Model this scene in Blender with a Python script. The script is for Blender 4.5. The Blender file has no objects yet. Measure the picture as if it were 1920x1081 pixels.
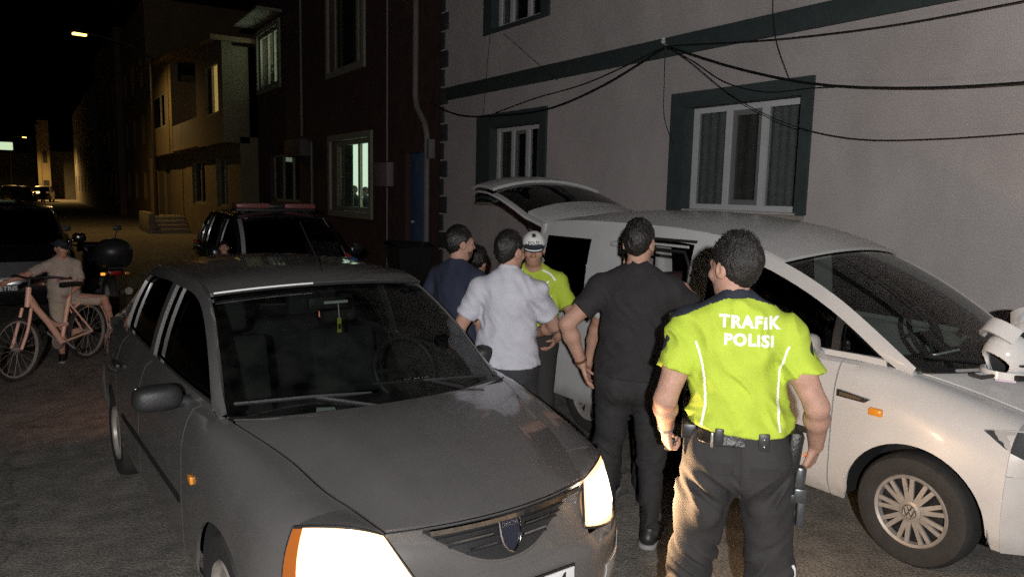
import bpy, bmesh, math, random
import numpy as np
from mathutils import Vector, Matrix
from mathutils.bvhtree import BVHTree
random.seed(7); np.random.seed(7)
PI = math.pi; rad = math.radians
S = bpy.context.scene
COL = S.collection

# ------------------------------------------------------------------ camera
CAM_H, YAW, PITCH, ROLL = 2.0, 33.0, 7.3, 1.3
def cam_axes():
    y, p, r = rad(YAW), rad(PITCH), rad(ROLL)
    F = Vector((math.sin(y)*math.cos(p), math.cos(y)*math.cos(p), -math.sin(p)))
    R0 = Vector((math.cos(y), -math.sin(y), 0)); U0 = R0.cross(F)
    return R0*math.cos(r)+U0*math.sin(r), U0*math.cos(r)-R0*math.sin(r), F
R_, U_, F_ = cam_axes()
cd = bpy.data.cameras.new('camera'); cam = bpy.data.objects.new('camera', cd); COL.objects.link(cam)
m = Matrix((R_, U_, -F_)).transposed().to_4x4(); m.translation = (0, 0, CAM_H)
cam.matrix_world = m
cd.sensor_width = 36; cd.lens = 1390/1920*36; cd.clip_start = .05; cd.clip_end = 1500
S.camera = cam

# ------------------------------------------------------------------ world, lights, exposure
W = bpy.data.worlds.new('World'); S.world = W; W.use_nodes = True
nt = W.node_tree
sky = nt.nodes.new('ShaderNodeTexSky'); sky.sky_type = 'NISHITA'; sky.sun_disc = False
sky.sun_elevation = rad(-4); sky.sun_rotation = rad(200)
nt.links.new(sky.outputs[0], nt.nodes['Background'].inputs[0])
nt.nodes['Background'].inputs[1].default_value = 0.03
def lamp(name, kind, loc, energy, color, radius=.05, target=None, spot=120, blend=.5):
    l = bpy.data.lights.new(name, kind); l.energy = energy; l.color = color
    l.shadow_soft_size = radius
    o = bpy.data.objects.new(name, l); o.location = loc; COL.objects.link(o)
    if kind == 'SPOT': l.spot_size = rad(spot); l.spot_blend = blend
    if target is not None:
        o.rotation_euler = (Vector(target)-Vector(loc)).to_track_quat('-Z', 'Y').to_euler()
    return o
# the lamp held up just behind the camera: it is what lights the near half of the place
FLASH = 1000
lamp('hand_lamp', 'POINT', tuple(Vector((0, 0, CAM_H))-F_*1.2-R_*.04+U_*.12), FLASH, (1, .98, .965), .03)
S.view_settings.view_transform = 'Standard'; S.view_settings.look = 'None'
S.view_settings.exposure = 0; S.view_settings.gamma = 1; S.view_settings.use_curve_mapping = False
S.cycles.use_denoising = False   # keep the fine grain of a night picture
S.cycles.use_adaptive_sampling = True; S.cycles.adaptive_threshold = .02; S.cycles.sample_clamp_direct = 12
S.cycles.max_bounces = 6; S.cycles.transparent_max_bounces = 16
S.cycles.sample_clamp_indirect = 3.0
S.cycles.caustics_reflective = False; S.cycles.caustics_refractive = False

# ------------------------------------------------------------------ materials
MATS = {}
def mat(name, col, rough=.6, metal=0, var=.0, vscale=6, bump=0, bscale=60, coat=0, spec=.5, emit=None, es=0, detail=4, sheen=0, stretch=None, sss=0, speck=None):
    if name in MATS: return MATS[name]
    M = bpy.data.materials.new(name); M.use_nodes = True; n = M.node_tree; L = n.links
    b = n.nodes['Principled BSDF']; I = b.inputs
    I['Base Color'].default_value = (*col, 1); I['Roughness'].default_value = rough; I['Metallic'].default_value = metal
    I['Coat Weight'].default_value = coat; I['Coat Roughness'].default_value = .06; I['Specular IOR Level'].default_value = spec
    if sheen: I['Sheen Weight'].default_value = sheen
    if sss: I['Subsurface Weight'].default_value = sss; I['Subsurface Radius'].default_value = (.01, .004, .002); I['Subsurface Scale'].default_value = .5
    if emit: I['Emission Color'].default_value = (*emit, 1); I['Emission Strength'].default_value = es
    tc = n.nodes.new('ShaderNodeTexCoord'); src = tc.outputs['Object']
    if stretch:
        mp = n.nodes.new('ShaderNodeMapping'); mp.inputs['Scale'].default_value = stretch
        L.new(src, mp.inputs[0]); src = mp.outputs[0]
    if var:
        t = n.nodes.new('ShaderNodeTexNoise'); t.inputs['Scale'].default_value = vscale; t.inputs['Detail'].default_value = detail
        t.inputs['Roughness'].default_value = .65
        L.new(src, t.inputs['Vector'])
        r = n.nodes.new('ShaderNodeMapRange'); r.inputs[1].default_value = .3; r.inputs[2].default_value = .7
        r.inputs[3].default_value = 1-var; r.inputs[4].default_value = 1+var
        L.new(t.outputs['Fac'], r.inputs[0]); fac = r.outputs[0]
        if speck:
            ts = n.nodes.new('ShaderNodeTexNoise'); ts.inputs['Scale'].default_value = speck[0]; ts.inputs['Detail'].default_value = 2; L.new(src, ts.inputs['Vector'])
            rs = n.nodes.new('ShaderNodeMapRange'); rs.inputs[1].default_value = .3; rs.inputs[2].default_value = .7; rs.inputs[3].default_value = 1-speck[1]; rs.inputs[4].default_value = 1+speck[1]; L.new(ts.outputs['Fac'], rs.inputs[0])
            mm = n.nodes.new('ShaderNodeMath'); mm.operation = 'MULTIPLY'; L.new(fac, mm.inputs[0]); L.new(rs.outputs[0], mm.inputs[1]); fac = mm.outputs[0]
        mx = n.nodes.new('ShaderNodeMix'); mx.data_type = 'RGBA'; mx.blend_type = 'MULTIPLY'; mx.inputs[0].default_value = 1
        mx.inputs[6].default_value = (*col, 1); L.new(fac, mx.inputs[7]); L.new(mx.outputs[2], I['Base Color'])
        r2 = n.nodes.new('ShaderNodeMapRange'); r2.inputs[3].default_value = max(.02, rough-.12*min(1, var*3)); r2.inputs[4].default_value = min(1, rough+.12*min(1, var*3))
        L.new(t.outputs['Fac'], r2.inputs[0]); L.new(r2.outputs[0], I['Roughness'])
    if bump:
        t2 = n.nodes.new('ShaderNodeTexNoise'); t2.inputs['Scale'].default_value = bscale; t2.inputs['Detail'].default_value = 5
        L.new(src, t2.inputs['Vector'])
        bp = n.nodes.new('ShaderNodeBump'); bp.inputs['Strength'].default_value = min(1, bump); bp.inputs['Distance'].default_value = .01
        L.new(t2.outputs['Fac'], bp.inputs['Height']); L.new(bp.outputs[0], I['Normal'])
    MATS[name] = M
    return M
def glass(name, tint=(.5, .55, .52), refl=1.45, rough=.02, base=None, mixbase=0):
    """thin pane: mostly see-through with a Fresnel reflection"""
    if name in MATS: return MATS[name]
    M = bpy.data.materials.new(name); M.use_nodes = True; n = M.node_tree; L = n.links
    out = n.nodes['Material Output']; n.nodes.remove(n.nodes['Principled BSDF'])
    tr = n.nodes.new('ShaderNodeBsdfTransparent'); tr.inputs[0].default_value = (*tint, 1)
    gl = n.nodes.new('ShaderNodeBsdfGlossy'); gl.inputs['Roughness'].default_value = rough
    fr = n.nodes.new('ShaderNodeFresnel'); ge = n.nodes.new('ShaderNodeNewGeometry')
    pw = n.nodes.new('ShaderNodeMapRange'); pw.inputs[3].default_value = refl; pw.inputs[4].default_value = 1/refl   # same reflection on both faces of a pane
    L.new(ge.outputs['Backfacing'], pw.inputs[0]); L.new(pw.outputs[0], fr.inputs[0])
    mx = n.nodes.new('ShaderNodeMixShader'); L.new(fr.outputs[0], mx.inputs[0])
    body = tr.outputs[0]
    if mixbase:      # dust film
        df = n.nodes.new('ShaderNodeBsdfDiffuse'); df.inputs[0].default_value = (*base, 1)
        tx = n.nodes.new('ShaderNodeTexNoise'); tx.inputs['Scale'].default_value = 9; tx.inputs['Detail'].default_value = 6
        tc = n.nodes.new('ShaderNodeTexCoord'); L.new(tc.outputs['Object'], tx.inputs[0])
        mr = n.nodes.new('ShaderNodeMapRange'); mr.inputs[1].default_value = .3; mr.inputs[2].default_value = .75; mr.inputs[4].default_value = mixbase
        L.new(tx.outputs[0], mr.inputs[0])
        m2 = n.nodes.new('ShaderNodeMixShader'); L.new(mr.outputs[0], m2.inputs[0]); L.new(tr.outputs[0], m2.inputs[1]); L.new(df.outputs[0], m2.inputs[2])
        body = m2.outputs[0]
    L.new(body, mx.inputs[1]); L.new(gl.outputs[0], mx.inputs[2]); L.new(mx.outputs[0], out.inputs[0])
    MATS[name] = M
    return M
def nosample(*ms):
    for m_ in ms: m_.cycles.emission_sampling = 'NONE'
def dirt(M, z0, z1, col, amt):
    """road dust thrown up on the lower panels, broken up by noise"""
    n = M.node_tree; L = n.links; b = n.nodes['Principled BSDF']; lk = b.inputs['Base Color'].links[0]; src = lk.from_socket
    tc = n.nodes.new('ShaderNodeTexCoord'); sx = n.nodes.new('ShaderNodeSeparateXYZ'); L.new(tc.outputs['Object'], sx.inputs[0])
    mr = n.nodes.new('ShaderNodeMapRange'); mr.inputs[1].default_value = z1; mr.inputs[2].default_value = z0; L.new(sx.outputs[2], mr.inputs[0])
    t = n.nodes.new('ShaderNodeTexNoise'); t.inputs['Scale'].default_value = 7; t.inputs['Detail'].default_value = 8; L.new(tc.outputs['Object'], t.inputs[0])
    r = n.nodes.new('ShaderNodeMapRange'); r.inputs[1].default_value = .35; r.inputs[2].default_value = .7; r.inputs[3].default_value = .15; r.inputs[4].default_value = 1; L.new(t.outputs[0], r.inputs[0])
    k = n.nodes.new('ShaderNodeMath'); k.operation = 'MULTIPLY'; L.new(mr.outputs[0], k.inputs[0]); L.new(r.outputs[0], k.inputs[1]); k2 = n.nodes.new('ShaderNodeMath'); k2.operation = 'MULTIPLY'; k2.inputs[1].default_value = amt; L.new(k.outputs[0], k2.inputs[0])
    mx = n.nodes.new('ShaderNodeMix'); mx.data_type = 'RGBA'; L.new(k2.outputs[0], mx.inputs[0]); L.new(src, mx.inputs[6]); mx.inputs[7].default_value = (*col, 1); L.new(mx.outputs[2], b.inputs['Base Color'])
def emat(name, col, s):
    return mat(name, (.02, .02, .02), .6, emit=col, es=s)

# ------------------------------------------------------------------ mesh helpers
class MB:
    def __init__(s): s.v = []; s.f = []
    def add(s, v, f):
        o = len(s.v); s.v += [tuple(p) for p in v]; s.f += [tuple(i+o for i in q) for q in f]; return s
    def box(s, a, b, c=0.0):
        """axis box from corner a to corner b, chamfered by c"""
        a = [min(p, q) for p, q in zip(a, b)] if False else list(a); b = list(b)
        lo = [min(a[i], b[i]) for i in range(3)]; hi = [max(a[i], b[i]) for i in range(3)]
        if c <= 0:
            v = [(x, y, z) for x in (lo[0], hi[0]) for y in (lo[1], hi[1]) for z in (lo[2], hi[2])]
            return s.add(v, [(0, 1, 3, 2), (4, 6, 7, 5), (0, 4, 5, 1), (2, 3, 7, 6), (0, 2, 6, 4), (1, 5, 7, 3)])
        c = min(c, *[(hi[i]-lo[i])*.45 for i in range(3)])
        bm = bmesh.new(); bmesh.ops.create_cube(bm, size=1)
        for vv in bm.verts: vv.co = Vector([lo[i] if vv.co[i] < 0 else hi[i] for i in range(3)])
        bmesh.ops.bevel(bm, geom=bm.edges[:], offset=c, segments=2, affect='EDGES', profile=.5)
        bm.verts.index_update(); s.add([v.co[:] for v in bm.verts], [[v.index for v in f.verts] for f in bm.faces]); bm.free(); return s
    def tube(s, pts, r, n=8, cap=True):
        pts = [Vector(p) for p in pts]; k = len(pts)
        rs = r if isinstance(r, (list, tuple)) else [r]*k
        t0 = (pts[1]-pts[0]).normalized(); up = Vector((0, 0, 1)) if abs(t0.z) < .9 else Vector((1, 0, 0))
        a = t0.cross(up).normalized(); vs = []
        for i, p in enumerate(pts):
            t = (pts[min(i+1, k-1)]-pts[max(i-1, 0)])
            t = t.normalized() if t.length > 1e-9 else t0
            a = (a-t*a.dot(t)); a = a.normalized() if a.length > 1e-6 else t.orthogonal().normalized(); b = t.cross(a)
            for j in range(n):
                w = 2*PI*j/n; vs.append(p+(a*math.cos(w)+b*math.sin(w))*rs[i])
        f = [(i*n+j, i*n+(j+1) % n, (i+1)*n+(j+1) % n, (i+1)*n+j) for i in range(k-1) for j in range(n)]
        if cap: f += [tuple(range(n-1, -1, -1)), tuple((k-1)*n+j for j in range(n))]
        return s.add(vs, f)
    def lathe(s, prof, n=32, axis='z', o=(0, 0, 0), cap=False):
        """prof: (radius, height) list round an axis"""
        vs = []
        for r, h in prof:
            for j in range(n):
                w = 2*PI*j/n; c, d = r*math.cos(w), r*math.sin(w)
                p = {'z': (c, d, h), 'x': (h, c, d), 'y': (c, h, d)}[axis]
                vs.append((p[0]+o[0], p[1]+o[1], p[2]+o[2]))
        f = [(i*n+j, i*n+(j+1) % n, (i+1)*n+(j+1) % n, (i+1)*n+j) for i in range(len(prof)-1) for j in range(n)]
        if cap and prof[0][0] > 1e-6: f.append(tuple(range(n-1, -1, -1)))
        if cap and prof[-1][0] > 1e-6: f.append(tuple((len(prof)-1)*n+j for j in range(n)))
        return s.add(vs, f)
    def prism(s, poly, d):
        """3D polygon extruded by vector d"""
        n = len(poly); d = Vector(d); a = [Vector(p) for p in poly]
        return s.add(a+[p+d for p in a], [tuple(range(n-1, -1, -1)), tuple(range(n, 2*n))]+[(i, (i+1) % n, n+(i+1) % n, n+i) for i in range(n)])
    def grid(s, g, th=0):
        """g: rows of points, optional thickness along the normals"""
        g = np.asarray(g, float); nu, nv = g.shape[:2]
        f = [(i*nv+j, i*nv+j+1, (i+1)*nv+j+1, (i+1)*nv+j) for i in range(nu-1) for j in range(nv-1)]
        if not th: return s.add(g.reshape(-1, 3), f)
        du = np.gradient(g, axis=0); dv = np.gradient(g, axis=1); nn = np.cross(du, dv)
        nn /= np.maximum(np.linalg.norm(nn, axis=2, keepdims=True), 1e-9); h = g-nn*th
        N = nu*nv; f2 = [tuple(i+N for i in reversed(q)) for q in f]
        e = [(i*nv, (i+1)*nv) for i in range(nu-1)]+[((i+1)*nv+nv-1, i*nv+nv-1) for i in range(nu-1)]
        e += [(j+1, j) for j in range(nv-1)]+[((nu-1)*nv+j, (nu-1)*nv+j+1) for j in range(nv-1)]
        return s.add(np.concatenate([g.reshape(-1, 3), h.reshape(-1, 3)]), f+f2+[(a, b, b+N, a+N) for a, b in e])
    def xf(s, M):
        s.v = [tuple(M @ Vector(p)) for p in s.v]; return s
    def mesh(s, name, smooth=None, recalc=True):
        me = bpy.data.meshes.new(name); me.from_pydata(s.v, [], s.f)
        if recalc:
            bm = bmesh.new(); bm.from_mesh(me); bmesh.ops.recalc_face_normals(bm, faces=bm.faces[:]); bm.to_mesh(me); bm.free()
        me.update()
        if smooth is not None:
            me.polygons.foreach_set('use_smooth', [True]*len(me.polygons))
            if smooth < 179: me.set_sharp_from_angle(angle=rad(smooth))
        return me
def link(name, me, mt, parent=None, loc=None):
    o = bpy.data.objects.new(name, me); COL.objects.link(o)
    if mt is not None and me is not None and not me.materials: me.materials.append(mt)
    if parent is not None: o.parent = parent
    if loc is not None: o.location = loc
    return o
def part(name, mb, mt, parent, smooth=30, recalc=True):
    return link(name, mb.mesh(name, smooth, recalc), mt, parent)
def tag(o, label=None, cat=None, group=None, kind=None):
    if label: o['label'] = label
    if cat: o['category'] = cat
    if group: o['group'] = group
    if kind: o['kind'] = kind
    return o
def thing(name, label, cat, loc=(0, 0, 0), rz=0, group=None):
    o = bpy.data.objects.new(name, None); COL.objects.link(o); o.empty_display_size = .1
    o.location = loc; o.rotation_euler = (0, 0, rz)
    return tag(o, label, cat, group)
def copy_tree(o, parent=None):
    c = o.copy(); COL.objects.link(c); c.parent = parent
    for ch in o.children: copy_tree(ch, c)
    return c
def text_mesh(body, size, bold=.0, extrude=.0, spacing=1.0):
    cu = bpy.data.curves.new('lettering', 'FONT'); cu.body = body; cu.size = size; cu.align_x = 'CENTER'; cu.align_y = 'CENTER'
    cu.offset = bold; cu.extrude = extrude; cu.space_character = spacing; cu.resolution_u = 3
    ob = bpy.data.objects.new('lettering', cu); COL.objects.link(ob)
    bpy.context.view_layer.update()
    me = bpy.data.meshes.new_from_object(ob.evaluated_get(bpy.context.evaluated_depsgraph_get()))
    bpy.data.objects.remove(ob); bpy.data.curves.remove(cu)
    return me
def crom(pts, n):
    """Catmull-Rom through pts, n samples, spread by chord length"""
    P = np.asarray(pts, float)
    if len(P) == 2: t = np.linspace(0, 1, n)[:, None]; return P[0]*(1-t)+P[1]*t
    d = np.r_[0, np.cumsum(np.maximum(np.linalg.norm(np.diff(P, axis=0), axis=1), 1e-9))]; d /= d[-1]
    return hermite(d, P, np.linspace(0, 1, n))
def hermite(x, Y, q):
    """monotone-ish cubic through (x, Y) evaluated at q"""
    x = np.asarray(x, float); Y = np.asarray(Y, float); q = np.asarray(q, float)
    if Y.ndim == 1: return hermite(x, Y[:, None], q)[:, 0]
    dx = np.diff(x)[:, None]; sl = np.diff(Y, axis=0)/dx
    m_ = np.zeros_like(Y); m_[0], m_[-1] = sl[0], sl[-1]
    if len(x) > 2:
        w0, w1 = dx[1:], dx[:-1]; m_[1:-1] = (sl[:-1]*w0+sl[1:]*w1)/(w0+w1)
    i = np.clip(np.searchsorted(x, q, side='right')-1, 0, len(x)-2); h = dx[i]; t = ((q-x[i])[:, None])/h
    return (2*t**3-3*t**2+1)*Y[i]+(t**3-2*t**2+t)*h*m_[i]+(-2*t**3+3*t**2)*Y[i+1]+(t**3-t**2)*h*m_[i+1]
def coons(c0, c1, d0, d1):
    """c0,c1: curves over u (v=0 / v=1); d0,d1: curves over v (u=0 / u=1)"""
    c0, c1, d0, d1 = [np.asarray(a, float) for a in (c0, c1, d0, d1)]
    nu, nv = len(c0), len(d0); u = np.linspace(0, 1, nu)[:, None, None]; v = np.linspace(0, 1, nv)[None, :, None]
    return (1-v)*c0[:, None]+v*c1[:, None]+(1-u)*d0[None]+u*d1[None]-((1-u)*(1-v)*c0[0]+u*(1-v)*c0[-1]+(1-u)*v*c1[0]+u*v*c1[-1])

# ------------------------------------------------------------------ setting
M_asph = None
def asphalt():
    M = bpy.data.materials.new('asphalt'); M.use_nodes = True; n = M.node_tree; L = n.links; b = n.nodes['Principled BSDF']
    tc = n.nodes.new('ShaderNodeTexCoord')
    def noise(s, d=5):
        t = n.nodes.new('ShaderNodeTexNoise'); t.inputs['Scale'].default_value = s; t.inputs['Detail'].default_value = d; L.new(tc.outputs['Object'], t.inputs[0]); return t
    big, mid, fine = noise(.5), noise(5, 6), noise(120, 3)
    vo = n.nodes.new('ShaderNodeTexVoronoi'); vo.inputs['Scale'].default_value = 75; L.new(tc.outputs['Object'], vo.inputs[0])
    def mr(src, a, b_, c, d):
        r = n.nodes.new('ShaderNodeMapRange'); r.inputs[1].default_value = a; r.inputs[2].default_value = b_; r.inputs[3].default_value = c; r.inputs[4].default_value = d; L.new(src, r.inputs[0]); return r.outputs[0]
    def mul(a, b_):
        k = n.nodes.new('ShaderNodeMath'); k.operation = 'MULTIPLY'; L.new(a, k.inputs[0]); L.new(b_, k.inputs[1]); return k.outputs[0]
    f = mul(mul(mr(big.outputs[0], .3, .7, .75, 1.2), mr(mid.outputs[0], .3, .7, .7, 1.3)), mul(mr(fine.outputs[0], .25, .75, .6, 1.4), mr(vo.outputs['Distance'], 0, .7, 1.3, .65)))
    wp = n.nodes.new('ShaderNodeMix'); wp.data_type = 'VECTOR'; wp.inputs[0].default_value = .25; L.new(tc.outputs['Object'], wp.inputs[4]); L.new(mid.outputs['Color'], wp.inputs[5])
    cr = n.nodes.new('ShaderNodeTexVoronoi'); cr.feature = 'DISTANCE_TO_EDGE'; cr.inputs['Scale'].default_value = .55; L.new(wp.outputs[1], cr.inputs[0])
    f = mul(f, mr(cr.outputs['Distance'], .0, .010, .68, 1))
    mx = n.nodes.new('ShaderNodeMix'); mx.data_type = 'RGBA'; mx.blend_type = 'MULTIPLY'; mx.inputs[0].default_value = 1
    mx.inputs[6].default_value = (.235, .218, .195, 1); L.new(f, mx.inputs[7]); L.new(mx.outputs[2], b.inputs['Base Color'])
    b.inputs['Roughness'].default_value = .85
    bp = n.nodes.new('ShaderNodeBump'); bp.inputs['Strength'].default_value = .6; bp.inputs['Distance'].default_value = .006
    L.new(vo.outputs['Distance'], bp.inputs['Height']); L.new(bp.outputs[0], b.inputs['Normal'])
    return M
g = MB().add([(-150, -60, 0), (150, -60, 0), (150, 320, 0), (-150, 320, 0)], [(0, 1, 2, 3)])
ground = tag(part('ground', g, asphalt(), None, None), kind='structure')
# oil stain near the car and a filled trench strip, thin sheets on the asphalt
def blob(cx, cy, rx, ry, z, n=26, seed=1, irr=.3):
    rr = random.Random(seed); ph = [rr.uniform(0, 6.28) for _ in range(5)]
    pts = []
    for i in range(n):
        a = 2*PI*i/n; k = 1+irr*(math.sin(2*a+ph[0])*.4+math.sin(3*a+ph[1])*.4+math.sin(7*a+ph[2])*.3)
        pts.append((cx+rx*k*math.cos(a), cy+ry*k*math.sin(a), z))
    return MB().add(pts, [tuple(range(n))])
M_oil = mat('oil_stain', (.03, .027, .024), .6, var=.3, vscale=30)
part('stain', blob(.20, 3.52, .075, .05, .004, seed=4, irr=.5), M_oil, ground)
part('stain', blob(3.1, 1.75, .3, .12, .004, seed=9), mat('damp_patch', (.085, .08, .072), .7, var=.25, vscale=12), ground)

M_pink = mat('mauve_render', (.52, .475, .465), .9, var=.17, vscale=.9, bump=.4, bscale=150, detail=9, speck=(150, .24), stretch=(1, 1, .55))
M_teal = mat('dark_teal_paint', (.045, .062, .062), .8, var=.15, vscale=9, bump=.25, bscale=90)
M_pvc = mat('white_window_plastic', (.62, .62, .63), .4, var=.05, vscale=8)
M_brick = mat('dark_red_facing', (.075, .038, .032), .85, var=.3, vscale=3, bump=.5, bscale=40)
M_yel = mat('ochre_render', (.20, .165, .10), .9, var=.15, vscale=1.5, bump=.4, bscale=60)
M_brown = mat('brown_render', (.26, .18, .10), .9, var=.2, vscale=1.2, bump=.4, bscale=50)
M_grey = mat('grey_render', (.16, .15, .14), .9, var=.2, vscale=1.2)
M_dark = mat('dark_void', (.012, .012, .013), .8)
M_pane = glass('window_glass', (.78, .80, .79), 1.25, .02)
M_curt = mat('net_curtain', (.25, .26, .255), .9, var=.12, vscale=10)
M_curtd = mat('dark_curtain', (.12, .12, .11), .9, var=.2, vscale=10)
M_conc = mat('concrete', (.30, .27, .22), .9, var=.2, vscale=3, bump=.4, bscale=40)
M_black = mat('black_rubber_cable', (.012, .012, .012), .5)
M_lit = emat('lit_room_wall', (.74, .95, .72), 1.5)
M_litw = emat('lit_blind', (1, .64, .20), .85)

def wall_x(X0, X1, Y0, Y1, z0, z1, holes):
    """wall slab facing -X with real openings; holes: (ya, yb, za, zb)"""
    ys = sorted({Y0, Y1, *[h[0] for h in holes], *[h[1] for h in holes]}); zs = sorted({z0, z1, *[h[2] for h in holes], *[h[3] for h in holes]})
    ins = lambda y, z: any(h[0] < y < h[1] and h[2] < z < h[3] for h in holes)
    solid = [[not ins((ys[i]+ys[i+1])/2, (zs[j]+zs[j+1])/2) for j in range(len(zs)-1)] for i in range(len(ys)-1)]
    mb = MB(); ny, nz = len(ys)-1, len(zs)-1
    def q(*p): mb.add(p, [(0, 1, 2, 3)])
    for i in range(ny):
        for j in range(nz):
            if not solid[i][j]: continue
            a, b, c, d = ys[i], ys[i+1], zs[j], zs[j+1]
            q((X0, a, c), (X0, a, d), (X0, b, d), (X0, b, c)); q((X1, a, c), (X1, b, c), (X1, b, d), (X1, a, d))
            if i == 0 or not solid[i-1][j]: q((X0, a, c), (X1, a, c), (X1, a, d), (X0, a, d))
            if i == ny-1 or not solid[i+1][j]: q((X0, b, c), (X0, b, d), (X1, b, d), (X1, b, c))
            if j == 0 or not solid[i][j-1]: q((X0, a, c), (X0, b, c), (X1, b, c), (X1, a, c))
            if j == nz-1 or not solid[i][j+1]: q((X0, a, d), (X1, a, d), (X1, b, d), (X0, b, d))
    return mb
def curtain(y0, y1, z0, z1, X, waves, amp=.006, n=90):
    y = np.linspace(y0, y1, n); x = X+amp*np.sin(np.linspace(0, waves*2*PI, n))+.4*amp*np.sin(np.linspace(1, waves*5.3, n))
    return MB().grid([[(x[i], y[i], z0), (x[i], y[i], z1)] for i in range(n)], .004)
def window(parent, X, y0, y1, z0, z1, splits, fm, depth=.11, fw=.06, pane=None, sash=None, litm=None, curt=None, room=True, curtain_spans=None, coff=.12):
    """framed window in an opening of a wall facing -X (frame face at X+depth); sash = index of an opened inner sash"""
    xf = X+depth; t = .06
    mb = MB(); e = .002
    mb.box((xf, y0+e, z0+e), (xf+t, y1-e, z0+fw)); mb.box((xf, y0+e, z1-fw), (xf+t, y1-e, z1-e))
    ye = [y0+e]+[y0+(y1-y0)*s for s in splits]+[y1-e]
    mb.box((xf, y0+e, z0+fw), (xf+t, y0+fw, z1-fw)); mb.box((xf, y1-fw, z0+fw), (xf+t, y1-e, z1-fw))
    for s in splits:
        yc = y0+(y1-y0)*s; mb.box((xf-.004, yc-fw*.6, z0+fw), (xf+t, yc+fw*.6, z1-fw))
    w = part('window', mb, fm, parent, 20)
    k = len(ye)-1
    for i in range(k):
        a = ye[i]+(fw if i == 0 else fw*.6); b = ye[i+1]-(fw if i == k-1 else fw*.6)
        if sash is not None and i == sash:
            sm = MB(); q = .055; xs = xf+.018
            sm.box((xs, a, z0+fw), (xs+.05, b, z0+fw+q)); sm.box((xs, a, z1-fw-q), (xs+.05, b, z1-fw)); sm.box((xs, a, z0+fw+q), (xs+.05, a+q, z1-fw-q)); sm.box((xs, b-q, z0+fw+q), (xs+.05, b, z1-fw-q))
            part('sash', sm, M_sash, w, 20)
        part('pane', MB().box((xf+.03, a, z0+fw), (xf+.036, b, z1-fw)), pane or M_pane, w, None)
    if room:
        rm = MB(); xr = xf+1.1; xa = X+.31
        rm.add([(xr, y0-.3, z0-.3), (xr, y1+.3, z0-.3), (xr, y1+.3, z1+.3), (xr, y0-.3, z1+.3)], [(0, 1, 2, 3)])
        for p in ([(xa, y0-.3, z0-.3), (xr, y0-.3, z0-.3), (xr, y0-.3, z1+.3), (xa, y0-.3, z1+.3)], [(xa, y1+.3, z0-.3), (xr, y1+.3, z0-.3), (xr, y1+.3, z1+.3), (xa, y1+.3, z1+.3)],
                  [(xa, y0-.3, z0-.3), (xr, y0-.3, z0-.3), (xr, y1+.3, z0-.3), (xa, y1+.3, z0-.3)], [(xa, y0-.3, z1+.3), (xr, y0-.3, z1+.3), (xr, y1+.3, z1+.3), (xa, y1+.3, z1+.3)]): rm.add(p, [(0, 1, 2, 3)])
        part('room', rm, litm or M_dark, w, None)
    for (a, b, wv, cm) in (curtain_spans or []):
        part('curtain', curtain(y0+(y1-y0)*a, y0+(y1-y0)*b, z0+.03, z1-.03, xf+coff, wv), cm, w, 60)
    return w
M_sash = mat('grey_window_sash', (.20, .20, .20), .45)

# --- pale mauve house beside the van
X = 6.3
pink = thing('rendered_house', 'mauve grey rendered house with dark teal window surrounds behind the white van', 'house', (0, 0, 0))
wins = [(4.61, 6.16, 1.87, 3.02), (9.0, 10.43, 1.87, 3.05), (9.05, 10.45, 4.56, 5.8)]
part('wall', wall_x(X, X+.3, -9, 12.2, 0, 9, wins), M_pink, pink, None)
part('side_wall', MB().box((X+.302, 12.0, 0), (X+9, 12.195, 9)), M_pink, pink, None)
outer = [(4.51, 6.37, 1.85, 3.17), (8.86, 10.84, 1.85, 3.25), (8.87, 10.68, 4.50, 6.0)]
for (a, b, c, d), (A, B_, C_, D_) in zip(wins, outer):
    mb = MB(); p = .035
    mb.box((X-p, A, C_), (X+.001, a, D_)); mb.box((X-p, b, C_), (X+.001, B_, D_)); mb.box((X-p, a, d), (X+.001, b, D_))
    if c-C_ > .03: mb.box((X-p, a, C_), (X+.001, b, c))
    # painted reveals
    mb.box((X-p, b-.02, c), (X+.11, b-.001, d)); mb.box((X-p, a+.001, c), (X+.11, a+.02, d)); mb.box((X-p, a+.02, d-.02), (X+.11, b-.02, d-.001))
    part('window_surround', mb, M_teal, pink, None)
window(pink, X, 4.632, 6.138, 1.87, 2.998, [.345, .66], M_pvc, curtain_spans=[(0, .36, 5.3, M_curt), (.36, .66, 3.1, M_curtd), (.66, 1, 4.2, M_curt)], sash=1, fw=.062)
window(pink, X, 9.022, 10.408, 1.87, 3.028, [.36, .66], M_pvc, curtain_spans=[(0, .3, 3, M_curt), (.66, 1, 3, M_curtd)], sash=1, fw=.062)
window(pink, X, 9.072, 10.428, 4.56, 5.778, [.36, .72], M_pvc, curtain_spans=[(.72, 1, 3, M_curt)], fw=.07)
part('sill', MB().box((X-.07, 4.53, 1.80), (X+.1, 6.35, 1.848), .008), M_conc, pink)
part('sill', MB().box((X-.07, 8.86, 1.80), (X+.1, 10.84, 1.848), .008), M_conc, pink)
part('cornice_band', MB().box((X-.045, -9, 3.6), (X+.001, 11.93, 3.82), .01), M_teal, pink)
M_quoin = mat('dark_quoin', (.05, .05, .05), .85, var=.3, vscale=7, bump=.4, bscale=40)
for i in range(20):
    w_ = .30 if i % 2 else .17
    part('quoin', MB().box((X-.03, 12.2-w_, .02+i*.32), (X+.0005, 12.215, .31+i*.32), .015), M_quoin, pink)

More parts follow.
